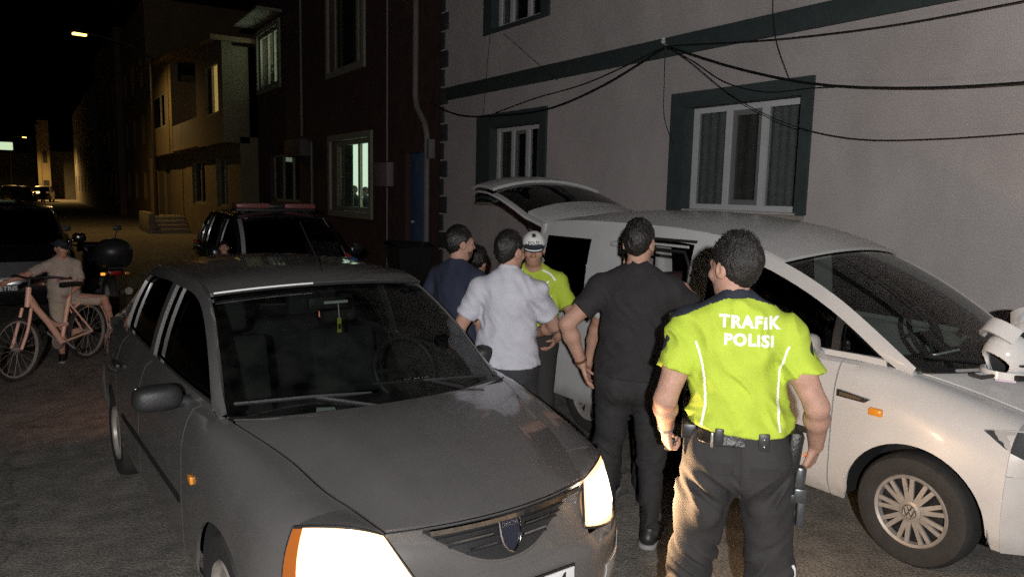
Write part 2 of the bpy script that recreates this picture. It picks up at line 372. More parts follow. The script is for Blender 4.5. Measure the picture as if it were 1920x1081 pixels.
# --- dark brick-red house
brick = thing('brick_house', 'dark red house with lit green windows and blue door beyond the van', 'house')
bw = [(15.5, 18.0, 1.5, 3.15), (15.9, 18.1, 4.8, 6.7), (22.4, 24.7, 5.05, 6.7), (20.6, 23.6, 1.6, 3.0), (12.66, 13.68, .35, 2.74)]
part('wall', wall_x(X, X+.3, 12.24, 25.0, 0, 9.5, bw), M_brick, brick, None)
part('side_wall', MB().box((X+.302, 24.8, 0), (X+9, 24.98, 9.5)), M_brick, brick, None)
M_cream = mat('cream_window_trim', (.27, .27, .20), .7, var=.15, vscale=6)
M_wcurt = mat('pale_lace_curtain', (.40, .44, .34), .9, var=.2, vscale=12)
W0 = window(brick, X, *bw[0], [.38], M_cream, fw=.1, litm=M_lit, curtain_spans=[(.66, .98, 4, M_wcurt), (.0, .06, 1, M_wcurt)])
window(brick, X, *bw[1], [.3], M_cream, fw=.1, curtain_spans=[(.4, .55, 2, M_curtd)])
W2 = window(brick, X, *bw[2], [.3, .6], M_cream, fw=.1, depth=.03, litm=emat('lit_upper_room', (.74, .95, .72), 2.6), curtain_spans=[(.0, .12, 2, M_wcurt), (.3, .42, 2, M_wcurt)])
window(brick, X, *bw[3], [.33, .66], M_cream, fw=.08, curtain_spans=[(.1, .9, 8, M_curtd)])
for (a, b, c, d) in bw[:3]:
    mb = MB(); p = .06
    mb.box((X-p, a-.14, c-.14), (X+.001, a, d+.14)); mb.box((X-p, b, c-.14), (X+.001, b+.14, d+.14)); mb.box((X-p, a, c-.14), (X+.001, b, c)); mb.box((X-p, a, d), (X+.001, b, d+.14))
    part('window_surround', mb, M_cream, brick, None)
part('awning', MB().box((X-.7, 22.1, 6.98), (X, 25.0, 7.05)), M_conc, brick)
M_blue = mat('blue_door_paint', (.08, .145, .27), .55, var=.15, vscale=4)
dr = part('door', MB().box((X+.08, 12.67, .36), (X+.13, 13.67, 2.73), .01), M_blue, brick)
for z0, z1 in ((.5, 1.3), (1.45, 2.6)): part('door_panel', MB().box((X+.065, 12.82, z0), (X+.0795, 13.52, z1), .008), M_blue, dr)
part('handle', MB().box((X+.03, 13.45, 1.38), (X+.078, 13.5, 1.42), .005), M_pvc, dr)
part('doorstep', MB().box((X-.35, 12.5, 0), (X+.3, 13.85, .345), .02), M_conc, brick)
M_pipe = mat('grey_pipe', (.22, .20, .20), .5, var=.15, vscale=5)
part('drainpipe', MB().tube([(X-.07, 13.1, 9.3), (X-.07, 13.1, 3.75), (X-.08, 13.0, 3.55), (X-.09, 12.65, 3.25), (X-.09, 12.56, 3.05), (X-.09, 12.55, .4), (X-.2, 12.55, .25)], .055, 10), M_pipe, brick)
part('meter_box', MB().box((X-.16, 14.25, 2.08), (X, 14.95, 2.58), .02), mat('pinkish_meter_box', (.24, .19, .19), .6, var=.1), brick)
part('conduit', MB().tube([(X-.04, 14.5, 9), (X-.04, 14.5, 2.6)], .018, 6), M_pipe, brick)
part('conduit', MB().tube([(X-.04, 14.5, 2.06), (X-.04, 14.5, .3)], .018, 6), M_pipe, brick)
part('junction_box', MB().box((X-.12, 12.4, 2.6), (X, 12.52, 2.95), .01), M_pipe, brick)
part('conduit', MB().tube([(X-.05, 20.2, 9), (X-.05, 20.2, 3.4), (X-.05, 19.4, 3.2), (X-.05, 19.4, .2)], .03, 6), M_pipe, brick)
part('wall_box', MB().box((X-.3, 19.6, 2.85), (X, 21.0, 3.3), .02), mat('dull_box', (.10, .09, .08), .7), brick)

# --- ochre house with the overhanging upper floor
yel = thing('ochre_house', 'ochre house with overhanging upper floor under the street lamp', 'house')
xg, xb = 5.75, 5.25
gw = [(39.3, 41.3, .5, 2.9), (30.9, 33.6, 1.3, 3.0), (27.0, 28.8, 1.3, 3.0)]
part('wall', wall_x(xg, xg+.3, 25.02, 43, 0, 3.6, gw), M_yel, yel, None)
part('side_wall', MB().box((xg, 24.99+.03, 0), (xg+8, 25.3, 7), 0), M_yel, yel, None) if False else None
def up_wall(ya, yb, x, holes, za, zb):
    w = wall_x(x, x+.3, ya, yb, 3.6, 6.2, holes); part('upper_wall', w, M_yel, yel, None)
    part('parapet', MB().prism([(x, ya, 6.202), (x, yb, 6.202), (x, yb, zb), (x, ya, za)], (.3, 0, 0)), M_yel, yel, None)
yt = lambda y: 6.45+(y-24.2)*.07
up_wall(25.02, 29.4, xb, [(25.7, 27.7, 4.35, 6.0)], yt(25), yt(29.4))
up_wall(35.0, 42.6, xb, [(36.8, 40.9, 4.6, 6.15)], yt(35), yt(42.6))
up_wall(29.4, 35.0, xb+1.2, [(30.5, 33.5, 3.9, 5.9)], yt(29.4), yt(35))
for ya, yb in ((25.02, 29.4), (35.0, 42.6)):
    part('overhang', MB().box((xb, ya, 3.40), (xg+.3, yb, 3.598)), M_yel, yel, None)
    part('side_wall', MB().box((xb+.302, ya, 3.6), (xg+3, ya+.25, 6.4)), M_yel, yel, None)
    part('side_wall', MB().box((xb+.302, yb-.25, 3.6), (xg+3, yb, 6.4)), M_yel, yel, None)
part('balcony', MB().box((xb, 29.41, 3.45), (xb+1.19, 34.99, 3.6)), M_yel, yel, None)
part('balcony_rail', MB().box((xb+.02, 29.41, 3.602), (xb+.1, 34.99, 4.5)), M_grey, yel, None)
part('eave', MB().prism([(xb-.35, 24.9, yt(25)), (xb-.35, 43, yt(43)), (xb-.35, 43, yt(43)+.15), (xb-.35, 24.9, yt(25)+.15)], (3, 0, 0)), M_brown, yel, None)
window(yel, xb, 25.7, 27.7, 4.35, 6.0, [.5], M_cream, fw=.08, depth=.02, coff=.10, litm=M_dark, curtain_spans=[(.02, .55, 6, M_litw)])
window(yel, xb, 36.8, 40.9, 4.6, 6.15, [.35], M_cream, fw=.1, depth=.02, coff=.10, curtain_spans=[(.0, .22, 3, emat('lit_curtain_cold', (.6, .75, .75), .35))])
window(yel, xg, 30.9, 33.6, 1.3, 3.0, [.5], M_cream, fw=.08)
window(yel, xg, 27.0, 28.8, 1.3, 3.0, [.5], M_cream, fw=.08)
part('door', MB().box((xg+.1, 39.3, .5), (xg+.16, 41.3, 2.9)), M_grey, yel)
part('side_wall', MB().box((xg+.302, 25.02, 0), (xg+8, 25.3, 6.4)), M_yel, yel, None)
st = thing('entrance_steps', 'short flight of concrete steps in front of the ochre house', 'steps', (4.1, 34.2, 0))
for i in range(4): part('step', MB().box((.25, .35*i, 0 if i == 0 else .001), (1.6, 3.2, .17*(i+1)-(0.002 if i else 0)), .02) if False else MB().box((.25, .35*i, .17*i+(.001 if i else 0)), (1.6, 3.2, .17*(i+1)), .015), M_conc, st)
part('cheek_wall', MB().box((0, -.1, 0), (.245, 3.2, .85), .02), M_conc, st)

# --- houses further along the street
M_brown2 = mat('red_brown_render', (.20, .12, .09), .9, var=.2, vscale=1)
def far_house(name, label, X0, Y0, Y1, h, m_, cols, rows, wm, w=1.2, wh=1.6, zb=1.2, lit=()):
    t_ = thing(name, label, 'house')
    holes = []
    for r in range(rows):
        for c in range(cols):
            yc = Y0+(c+.5)*(Y1-Y0)/cols; holes.append((yc-w/2, yc+w/2, zb+r*3, zb+r*3+wh))
    part('wall', wall_x(X0, X0+.3, Y0, Y1, 0, h, holes), m_, t_, None)
    part('end_wall', MB().box((X0+.302, Y0, 0), (X0+9, Y0+.3, h)), m_, t_, None)
    for i, hl in enumerate(holes): window(t_, X0, *hl, [.5], M_cream, fw=.08, litm=(wm if i in lit else None))
    return t_
far_house('tall_house', 'tall brown house next past the ochre house', 5.35, 43.3, 55, 11.5, M_brown, 3, 3, M_litw)
far_house('tall_house', 'dark tall house two along from the ochre house', 5.0, 55.3, 72, 12, M_brown2, 4, 3, emat('dim_blue_window', (.4, .5, .55), .15), lit=(5,))
far_house('tall_house', 'dark house before the orange lit corner', 4.7, 72.3, 104, 10, M_grey, 6, 3, M_litw)
fc = thing('corner_house', 'orange lit house corner closing the far end of the street', 'house')
part('wall', MB().box((1.15, 108, 0), (2.3, 114, 9.5)), M_yel, fc, None)
part('pilaster', MB().box((1.0, 107.85, 0), (1.4, 108, 9), .02), M_yel, fc)
part('window', MB().box((1.55, 107.95, 4.4), (2.0, 108.001, 5.8)), M_dark, fc)
part('door', MB().box((1.5, 107.95, 0), (2.1, 108.001, 2.3)), M_dark, fc)
part('wing', MB().box((2.302, 112, 0), (9, 114, 6)), M_grey, fc, None)
lh = thing('low_house', 'low dark house across the far end of the street', 'house')
part('wall', MB().box((-30, 125, 0), (.9, 131, 6)), M_grey, lh, None)
part('roof', MB().prism([(-31, 124.5, 6), (-31, 131.5, 6), (-31, 128, 8)], (32.2, 0, 0)), M_brown2, lh, None)
sg = thing('lit_sign', 'small pale green lit sign at the edge of the far street', 'sign', (-1.05, 50, 3.75))
part('panel', MB().box((-.9, 0, 0), (.40, .25, .42), .04), emat('sign_light', (.75, .95, .6), .8), sg)
part('bracket', MB().box((-1.2, .08, .1), (-.9, .16, .3)), M_pipe, sg)
sp = thing('sign_post', 'dark post carrying the lit sign', 'post', (-2.6, 50.12, 0))
part('shaft', MB().tube([(0, 0, 0), (0, 0, 4.6)], .07, 8), M_pipe, sp); part('arm', MB().tube([(0, 0, 4.0), (.1, 0, 3.95)], .03, 6), M_pipe, sp)

# --- street lamps (lit)
M_post = mat('dark_lamp_post', (.035, .034, .032), .6)
def street_lamp(label, base, head, power, col=(1, .60, .19), group='lit street lamps'):
    t_ = thing('street_lamp', label, 'street lamp', base, group=group)
    b = Vector(base); h = Vector(head)-b
    part('pole', MB().tube([(0, 0, 0), (0, 0, 1.2), (0, 0, h.z-.5), (h.x*.35, h.y*.35, h.z-.05), (h.x*.85, h.y*.85, h.z+.1)], [.09, .08, .055, .045, .035], 10), M_post, t_, 50)
    d = Vector((h.x, h.y, 0)).normalized(); n_ = Vector((-d.y, d.x, 0))
    hd = MB(); c0 = h-d*.3+Vector((0, 0, .05)); 
    hd.prism([c0+n_*.1, c0-n_*.1, c0-n_*.15+d*.6, c0+n_*.15+d*.6], (0, 0, .12)); part('lamp_head', hd, M_post, t_)
    bl = MB(); bl.prism([c0+n_*.08+d*.08, c0-n_*.08+d*.08, c0-n_*.13+d*.55, c0+n_*.13+d*.55], (0, 0, -.07)); part('lamp_glass', bl, emat('sodium_glow', (1, .50, .12), 6), t_)
    lp = lamp('street_light', 'SPOT', (0, 0, 0), power, col, .12, None, 165, .6); lp.parent = t_; lp.location = h+Vector((0, 0, -.12)); lp.rotation_euler = (0, 0, 0)
    return t_
street_lamp('orange street lamp glowing high over the ochre house steps', (4.6, 35.6, 0), (2.0, 35, 7.85), 560)
street_lamp('far street lamp whose orange light falls on the corner house', (-1.6, 99, 0), (-.2, 101.5, 7.0), 4500)

# --- overhead cables (real sagging cables along the mauve house)
def sag(a, b, s, n=18):
    a, b = Vector(a), Vector(b); return [a.lerp(b, i/n)-Vector((0, 0, 4*s*(i/n)*(1-i/n))) for i in range(n+1)]
XC = X-.12
cb = lambda label, pts, r: tag(part('overhead_cable', MB().tube(pts, r, 6), M_black, None, 80), label, 'cable')
node = (X-.1, 6.43, 3.72)
def curve3(pts, n=30): return [tuple(p) for p in crom(pts, n)]
bk = thing('cable_bracket', 'small white insulator bracket where the overhead cables meet', 'bracket', (X-.045, 6.43, 3.71))
part('arm', MB().tube([(0, 0, 0), (-.1, 0, .02)], .015, 6), M_pipe, bk); part('insulator', MB().lathe([(.018, 0), (.03, .02), (.018, .04), (.028, .06), (.0, .08)], 10, 'z', (-.1, 0, .02)), M_pvc, bk)
for lb, pts, r in (
    ('thick black cable sagging right across the top of the large window', [(6.2, 6.4, 3.70), (6.18, 6.23, 3.64), (6.18, 5.3, 3.31), (6.18, 4.42, 3.07), (6.15, 3.55, 2.94), (6.1, 2.67, 2.88), (6.1, 0, 3.1), (6.2, -6, 3.6)], .011),
    ('thin cable dropping below the thick one across the large window', [(6.2, 6.4, 3.69), (6.16, 6.14, 3.56), (6.16, 5.28, 2.99), (6.16, 4.56, 2.68), (6.16, 4.0, 2.55), (6.14, 3.25, 2.51), (6.14, 2.64, 2.52), (6.2, -2, 2.9)], .0045),
    ('pale thin wire looping over the large window head', [(6.2, 6.42, 3.69), (6.2, 6.06, 3.52), (6.2, 5.5, 3.2), (6.2, 4.95, 3.05), (6.2, 4.47, 3.04), (6.16, 4.2, 3.02)], .004),
    ('thick black cable sagging left past the small window', [(6.2, 6.45, 3.69), (6.18, 7.51, 3.38), (6.18, 8.66, 3.19), (6.18, 9.93, 3.19), (6.18, 11.3, 3.3), (6.2, 11.99, 3.46), (6.25, 12.5, 3.6)], .013),
    ('thin wire hanging above the left thick cable', [(6.2, 6.46, 3.70), (6.18, 7.84, 3.45), (6.18, 9.06, 3.36), (6.17, 10.09, 3.24)], .006),
    ('cable running along the cornice band to the upper right', [(6.2, 6.43, 3.71), (6.17, 4.63, 3.52), (6.17, 3.6, 3.47), (6.15, 2.73, 3.47), (6.2, -2, 3.6)], .007),
    ('thin wire hanging straight down from the upper window', [(6.27, 10.46, 4.5), (6.22, 10.48, 3.8), (6.19, 10.5, 3.2)], .004),
    ('loose wire hanging beside the large window', [(6.2, 6.44, 3.68), (6.24, 6.47, 3.33), (6.25, 6.45, 2.91), (6.26, 6.3, 2.6)], .004),
    ('faint wire crossing the band above the large window', [(6.27, 4.95, 5.2), (6.2, 4.9, 3.51), (6.18, 4.71, 3.14)], .004),
    ('faint diagonal wire under the upper window', [(6.27, 10.06, 4.44), (6.25, 9.09, 3.87), (6.22, 8.55, 3.57)], .004)):
    cb(lb, curve3(pts, 40), r)

# ------------------------------------------------------------------ people: distance fields meshed with surface nets
def smin(a, b, k):
    h = np.clip(.5+.5*(b-a)/k, 0, 1); return b*(1-h)+a*h-k*h*(1-h)
def A3(p): return np.asarray(p, np.float32)
class Field:
    """a blend of simple solids"""
    def __init__(s): s.p = []; s.cuts = []; s.noise = None; s.subs = []
    def cone(s, a, b, ra, rb, k=.03, sc=None):
        a, b = A3(a), A3(b); s.p.append(('c', a, b, ra, rb, k, sc, (a+b)/2, float(np.linalg.norm(b-a))/2+max(ra, rb)*1.3)); return s
    def ell(s, c, r, k=.03, M=None, sub=False):
        s.p.append(('s' if sub else 'e', A3(c), A3(r), None if M is None else A3(M), 0, k, None, A3(c), float(max(r)))); return s
    def cut(s, fn): s.cuts.append(fn); return s
    def grow(s, g):
        o = Field(); o.p = list(s.p); o.cuts = list(s.cuts); o.g = g; return o
    g = 0.0
    def __call__(s, P):
        d = np.full(len(P), .6, np.float32); blo, bhi = P.min(0), P.max(0)
        for q in s.p:
            kind, a, b, c, e, k, sc, cen, R = q
            rr = R+max(.10, k*1.5)
            if (cen < blo-rr).any() or (cen > bhi+rr).any(): continue
            w3 = P-cen; m_ = np.nonzero(np.einsum('ij,ij->i', w3, w3) < rr*rr)[0]
            if not len(m_): continue
            Q = P[m_]
            if kind == 'c':
                if sc is not None:
                    inv = 1/A3(sc); mid = (a+b)/2; Q = (Q-mid)*inv; aa, bb = (a-mid)*inv, (b-mid)*inv; f = float(min(sc))
                else: aa, bb, f = a, b, 1.
                ba = bb-aa; t = np.clip(((Q-aa)@ba)/max(float(ba@ba), 1e-9), 0, 1)
                di = (np.sqrt(((Q-aa-t[:, None]*ba)**2).sum(1))-(c+(e-c)*t))*f
            else:
                w = Q-a
                if c is not None: w = w@c
                k0 = np.sqrt(((w/b)**2).sum(1)); k1 = np.sqrt(((w/(b*b))**2).sum(1)); di = k0*(k0-1)/np.maximum(k1, 1e-6)
            if kind == 's': d[m_] = -smin(-d[m_], di, k)
            else: d[m_] = smin(d[m_], di, k)
        for q in s.subs: d = smin(d, q(P), .025)
        d = d-s.g
        if s.noise is not None: d = d+s.noise(P)
        for fn in s.cuts: d = np.maximum(d, fn(P))
        return d
    def bounds(s, pad=.06):
        A = [q for F in [s]+s.subs for q in F.p if q[0] != 's']; return np.min([q[7]-q[8] for q in A], 0)-pad, np.max([q[7]+q[8] for q in A], 0)+pad
_h = np.random.RandomState(3).rand(32, 32, 32).astype(np.float32)*2-1
def vnoise(P):
    i = np.floor(P).astype(int); f = (P-i).astype(np.float32); f = f*f*(3-2*f); i &= 31; j = (i+1) & 31
    x0, y0, z0 = i.T; x1, y1, z1 = j.T; fx, fy, fz = f.T
    L = lambda a, b, t: a+(b-a)*t
    return L(L(L(_h[x0, y0, z0], _h[x1, y0, z0], fx), L(_h[x0, y1, z0], _h[x1, y1, z0], fx), fy), L(L(_h[x0, y0, z1], _h[x1, y0, z1], fx), L(_h[x0, y1, z1], _h[x1, y1, z1], fx), fy), fz)
def net(F, vox, lo=None, hi=None):
    """naive surface nets with sparse block evaluation -> verts, quads"""
    if lo is None: lo, hi = F.bounds()
    B = 8; n = np.ceil((np.asarray(hi)-lo)/(vox*B)).astype(int); N = n*B+1
    c = np.stack(np.meshgrid(*[np.arange(k) for k in n], indexing='ij'), -1).reshape(-1, 3)
    ctr = (lo+(c+.5)*vox*B).astype(np.float32)
    dn = F(ctr); keep = c[np.abs(dn) < vox*B*1.0+.012]
    V = np.full(N, 1., np.float32)
    # fill inside far blocks with negative values
    inner = c[dn <= -(vox*B*1.0+.012)]
    for b in inner: V[b[0]*B:b[0]*B+B+1, b[1]*B:b[1]*B+B+1, b[2]*B:b[2]*B+B+1] = -1
    off = np.stack(np.meshgrid(*[np.arange(B+1)]*3, indexing='ij'), -1).reshape(-1, 3)
    key = (keep//3)@np.array((1, 1000, 1000000)); od = np.argsort(key, kind='stable'); keep, key = keep[od], key[od]
    for ch in np.split(keep, np.nonzero(np.diff(key))[0]+1):
        if not len(ch): continue
        idx = (ch[:, None]*B+off[None]).reshape(-1, 3)
        V[idx[:, 0], idx[:, 1], idx[:, 2]] = F((lo+idx*vox).astype(np.float32))
    I = V < 0
    a = I[:-1, :-1, :-1].astype(np.int8); cnt = a.copy()
    for dx, dy, dz in [(0, 0, 1), (0, 1, 0), (0, 1, 1), (1, 0, 0), (1, 0, 1), (1, 1, 0), (1, 1, 1)]:
        cnt += I[dx:N[0]-1+dx, dy:N[1]-1+dy, dz:N[2]-1+dz]
    act = np.argwhere((cnt > 0) & (cnt < 8))
    ids = np.full(cnt.shape, -1, np.int32); ids[tuple(act.T)] = np.arange(len(act))
    cs = [(0, 0, 0), (0, 0, 1), (0, 1, 0), (0, 1, 1), (1, 0, 0), (1, 0, 1), (1, 1, 0), (1, 1, 1)]
    vals = np.stack([V[act[:, 0]+x, act[:, 1]+y, act[:, 2]+z] for x, y, z in cs], 1)
    acc = np.zeros((len(act), 3), np.float32); k = np.zeros(len(act), np.float32)
    for i in range(8):
        for j in range(i+1, 8):
            df = np.abs(np.array(cs[i])-cs[j])
            if df.sum() != 1: continue
            va, vb = vals[:, i], vals[:, j]; m_ = (va < 0) != (vb < 0)
            t = np.where(m_, va/np.where(m_, va-vb, 1), 0)
            acc += np.where(m_[:, None], np.array(cs[i])+t[:, None]*(np.array(cs[j])-cs[i]), 0); k += m_
    v = lo+(act+acc/k[:, None])*vox
    fs = []
    for ax in range(3):
        sl0 = [slice(1, -1)]*3; sl0[ax] = slice(0, -1); sl1 = list(sl0); sl1[ax] = slice(1, None)
        A_, B_ = I[tuple(sl0)], I[tuple(sl1)]; e = np.argwhere(A_ != B_)
        g = e.copy(); o1, o2 = (ax+1) % 3, (ax+2) % 3
        for q in (o1, o2): g[:, q] += 1
        def cid(d1, d2):
            h = g.copy(); h[:, o1] += d1; h[:, o2] += d2; return ids[tuple(h.T)]
        q = np.stack([cid(-1, -1), cid(0, -1), cid(0, 0), cid(-1, 0)], 1)
        fl = A_[tuple(e.T)]
        q[~fl] = q[~fl][:, ::-1]; fs.append(q)
    f = np.concatenate(fs); f = f[(f >= 0).all(1)]
    return v.astype(np.float32), f
def net_mesh(name, F, vox, sc=1., lo=None, hi=None, smooth_it=1):
    v, f = net(F, vox, lo, hi)
    for _ in range(smooth_it):     # light relaxation
        ia = np.concatenate([f[:, a] for a in (0, 1, 2, 3, 1, 2, 3, 0)]); ib = np.concatenate([f[:, a] for a in (1, 2, 3, 0, 0, 1, 2, 3)])
        k = np.bincount(ia, minlength=len(v)); acc = np.stack([np.bincount(ia, v[ib, c], len(v)) for c in range(3)], 1)
        v = (v*.5+.5*acc/np.maximum(k, 1)[:, None]).astype(np.float32)
    me = bpy.data.meshes.new(name); me.vertices.add(len(v)); me.vertices.foreach_set('co', (v*sc).astype(np.float32).ravel())
    me.loops.add(f.size); me.loops.foreach_set('vertex_index', f.astype(np.int32).ravel())
    me.polygons.add(len(f)); me.polygons.foreach_set('loop_start', np.arange(0, f.size, 4, dtype=np.int32)); me.polygons.foreach_set('loop_total', np.full(len(f), 4, np.int32))
    me.update(calc_edges=True); me.polygons.foreach_set('use_smooth', [True]*len(me.polygons))
    return me
def ik(a, b, l1, l2, pole):
    a, b, pole = [np.asarray(x, float) for x in (a, b, pole)]
    d = b-a; L = np.linalg.norm(d); L2 = min(L, (l1+l2)*.999); d = d/max(L, 1e-6); b = a+d*L2
    x = (l1*l1-l2*l2+L2*L2)/(2*L2); h = math.sqrt(max(l1*l1-x*x, 0)); p = pole-d*(pole@d); p = p/max(np.linalg.norm(p), 1e-6)
    return a+d*x+p*h, b
def unit(v): v = np.asarray(v, float); return v/max(np.linalg.norm(v), 1e-9)
def rotz(a): c, s_ = math.cos(a), math.sin(a); return np.array([[c, -s_, 0], [s_, c, 0], [0, 0, 1.]])
def rotx(a): c, s_ = math.cos(a), math.sin(a); return np.array([[1, 0, 0], [0, c, -s_], [0, s_, c]])
def rot_about(v, ax, ang):
    ax = unit(ax); v = np.asarray(v, float); return v*math.cos(ang)+np.cross(ax, v)*math.sin(ang)+ax*(ax@v)*(1-math.cos(ang))
M_skin = mat('skin', (.43, .25, .185), .62, var=.17, vscale=22, bump=.3, bscale=160, sss=.06, spec=.35, detail=7)
M_skin2 = mat('tanned_skin', (.40, .22, .155), .62, var=.2, vscale=22, bump=.3, bscale=160, sss=.06, spec=.35, detail=7)
M_hair = mat('dark_hair', (.010, .008, .007), .42, spec=.5, var=.25, vscale=90, bump=.6, bscale=220, stretch=(1, 1, .25))
M_hair2 = mat('cropped_dark_hair', (.013, .011, .010), .45, spec=.5, var=.3, vscale=160, bump=.6, bscale=300, stretch=(1, 1, .3))
M_eye = mat('eye_white', (.6, .58, .55), .2); M_iris = mat('eye_iris', (.03, .018, .012), .15)
M_lip = mat('lips', (.36, .16, .13), .5)
def fabric(name, col, **k): return mat(name, col, k.pop('rough', .85), var=k.pop('var', .08), vscale=k.pop('vscale', 14), bump=k.pop('bump', .35), bscale=k.pop('bscale', 260), sheen=k.pop('sheen', .0), **k)
DEF = dict(lean=0., leany=0., head_yaw=0., head_pitch=0., head_roll=0., lw=(-.27, .03, .90), rw=(.27, .03, .90), lpole=(-.4, -1, 0), rpole=(.4, -1, 0),
           la=(-.105, .0, .085), ra=(.105, .0, .085), lk=(-.1, 1, 0), rk=(.1, 1, 0), ltoe=(-.25, 1, 0), rtoe=(.25, 1, 0), lcurl=(.35, .5, .4), rcurl=(.35, .5, .4),
           lpalm=(.8, 0.5, 0), rpalm=(-.8, 0.5, 0), lhd=None, rhd=None, build=1.0, pel=(0, 0, 0), spread=1.0)
def add_hand(F, w, d, n, side, curl, spread=1.0):
    """w wrist, d pointing dir, n palm normal, thumb side vector from 'side' (+1/-1)"""
    d = unit(d); n = unit(np.asarray(n, float)-d*np.dot(n, d)); t = np.cross(d, n)*side; w = np.asarray(w, float)
    offs = (.031, .0105, -.0105, -.030); lens = (.072, .080, .074, .058)
    for o, L in zip(offs, lens):
        kn = w+d*(.085-abs(o-.005)*.25)+t*o*spread
        F.cone(w+t*o*.55, kn, .0145, .0115, .012)
    for i, (o, L) in enumerate(zip(offs, lens)):
        p = w+d*(.085-abs(o-.005)*.25)+t*o*spread; dr = d+t*o*2.2*(spread-.6); dr = unit(dr); ax = np.cross(d, n); r = .0092
        cc = [c*(1+.12*(i-1)) for c in curl]
        for c_, fr, rr in zip(cc, (.45, .31, .24), (.0092, .0085, .0078)):
            dr = rot_about(dr, ax, c_); q = p+dr*L*fr; F.cone(p, q, r, rr, .0035); p, r = q, rr
    p = w+d*.022+t*.022+n*.006
    for dr, L, r0, r1 in ((unit(t*.75+d*.6+n*.35), .042, .0155, .0115), (unit(t*.25+d*.85+n*.55), .034, .0112, .0095), (unit(d*.85+n*.6-t*.05), .026, .0098, .008)):
        q = p+dr*L; F.cone(p, q, r0, r1, .006); p = q
def tufts(me, n, ln, cen):
    """short combed strands standing off a hair shell, joined to it"""
    if not n: return me
    k = len(me.polygons); c = np.empty(k*3, np.float32); nn = np.empty(k*3, np.float32); me.polygons.foreach_get('center', c); me.polygons.foreach_get('normal', nn); c = c.reshape(-1, 3); nn = nn.reshape(-1, 3)
    rs = np.random.RandomState(11); i = rs.randint(0, k, n); p0 = c[i]-nn[i]*.002; N = nn[i]
    up = np.clip((c[i]-cen)[:, 2:]/.12, 0, 1); comb = np.array((0, .0, -1.))*(1-up)+np.array((.25, .55, .1))*up
    t = comb-N*(comb*N).sum(1, keepdims=True); t /= np.maximum(np.linalg.norm(t, axis=1, keepdims=True), 1e-6)
    d = t*1.0+N*(.08+.34*up)+rs.normal(0, .20, (n, 3)); d /= np.linalg.norm(d, axis=1, keepdims=True); L = ((.007+ln*.7)*rs.uniform(.6, 1.4, (n, 1)))*(.35+.65*up)
    s_ = np.cross(d, N); s_ /= np.maximum(np.linalg.norm(s_, axis=1, keepdims=True), 1e-6); w = rs.uniform(.0009, .0020, (n, 1))
    tip = p0+d*L-N*L*.15; mid = p0+d*L*.55+N*L*.08
    v0 = np.empty(len(me.vertices)*3, np.float32); me.vertices.foreach_get('co', v0); o = len(me.vertices)
    V = np.concatenate([v0.reshape(-1, 3), p0-s_*w, p0+s_*w, mid+s_*w*.8, mid-s_*w*.8, tip])
    f = [tuple(q.vertices) for q in me.polygons]; j = np.arange(n)+o
    f += [tuple(q) for q in np.stack([j, j+n, j+2*n, j+3*n], 1).tolist()]+[tuple(q) for q in np.stack([j+3*n, j+2*n, j+4*n], 1).tolist()]
    m2 = bpy.data.meshes.new('hair'); m2.from_pydata(V.tolist(), [], f); m2.update(); m2.polygons.foreach_set('use_smooth', [True]*len(m2.polygons)); bpy.data.meshes.remove(me)
    return m2
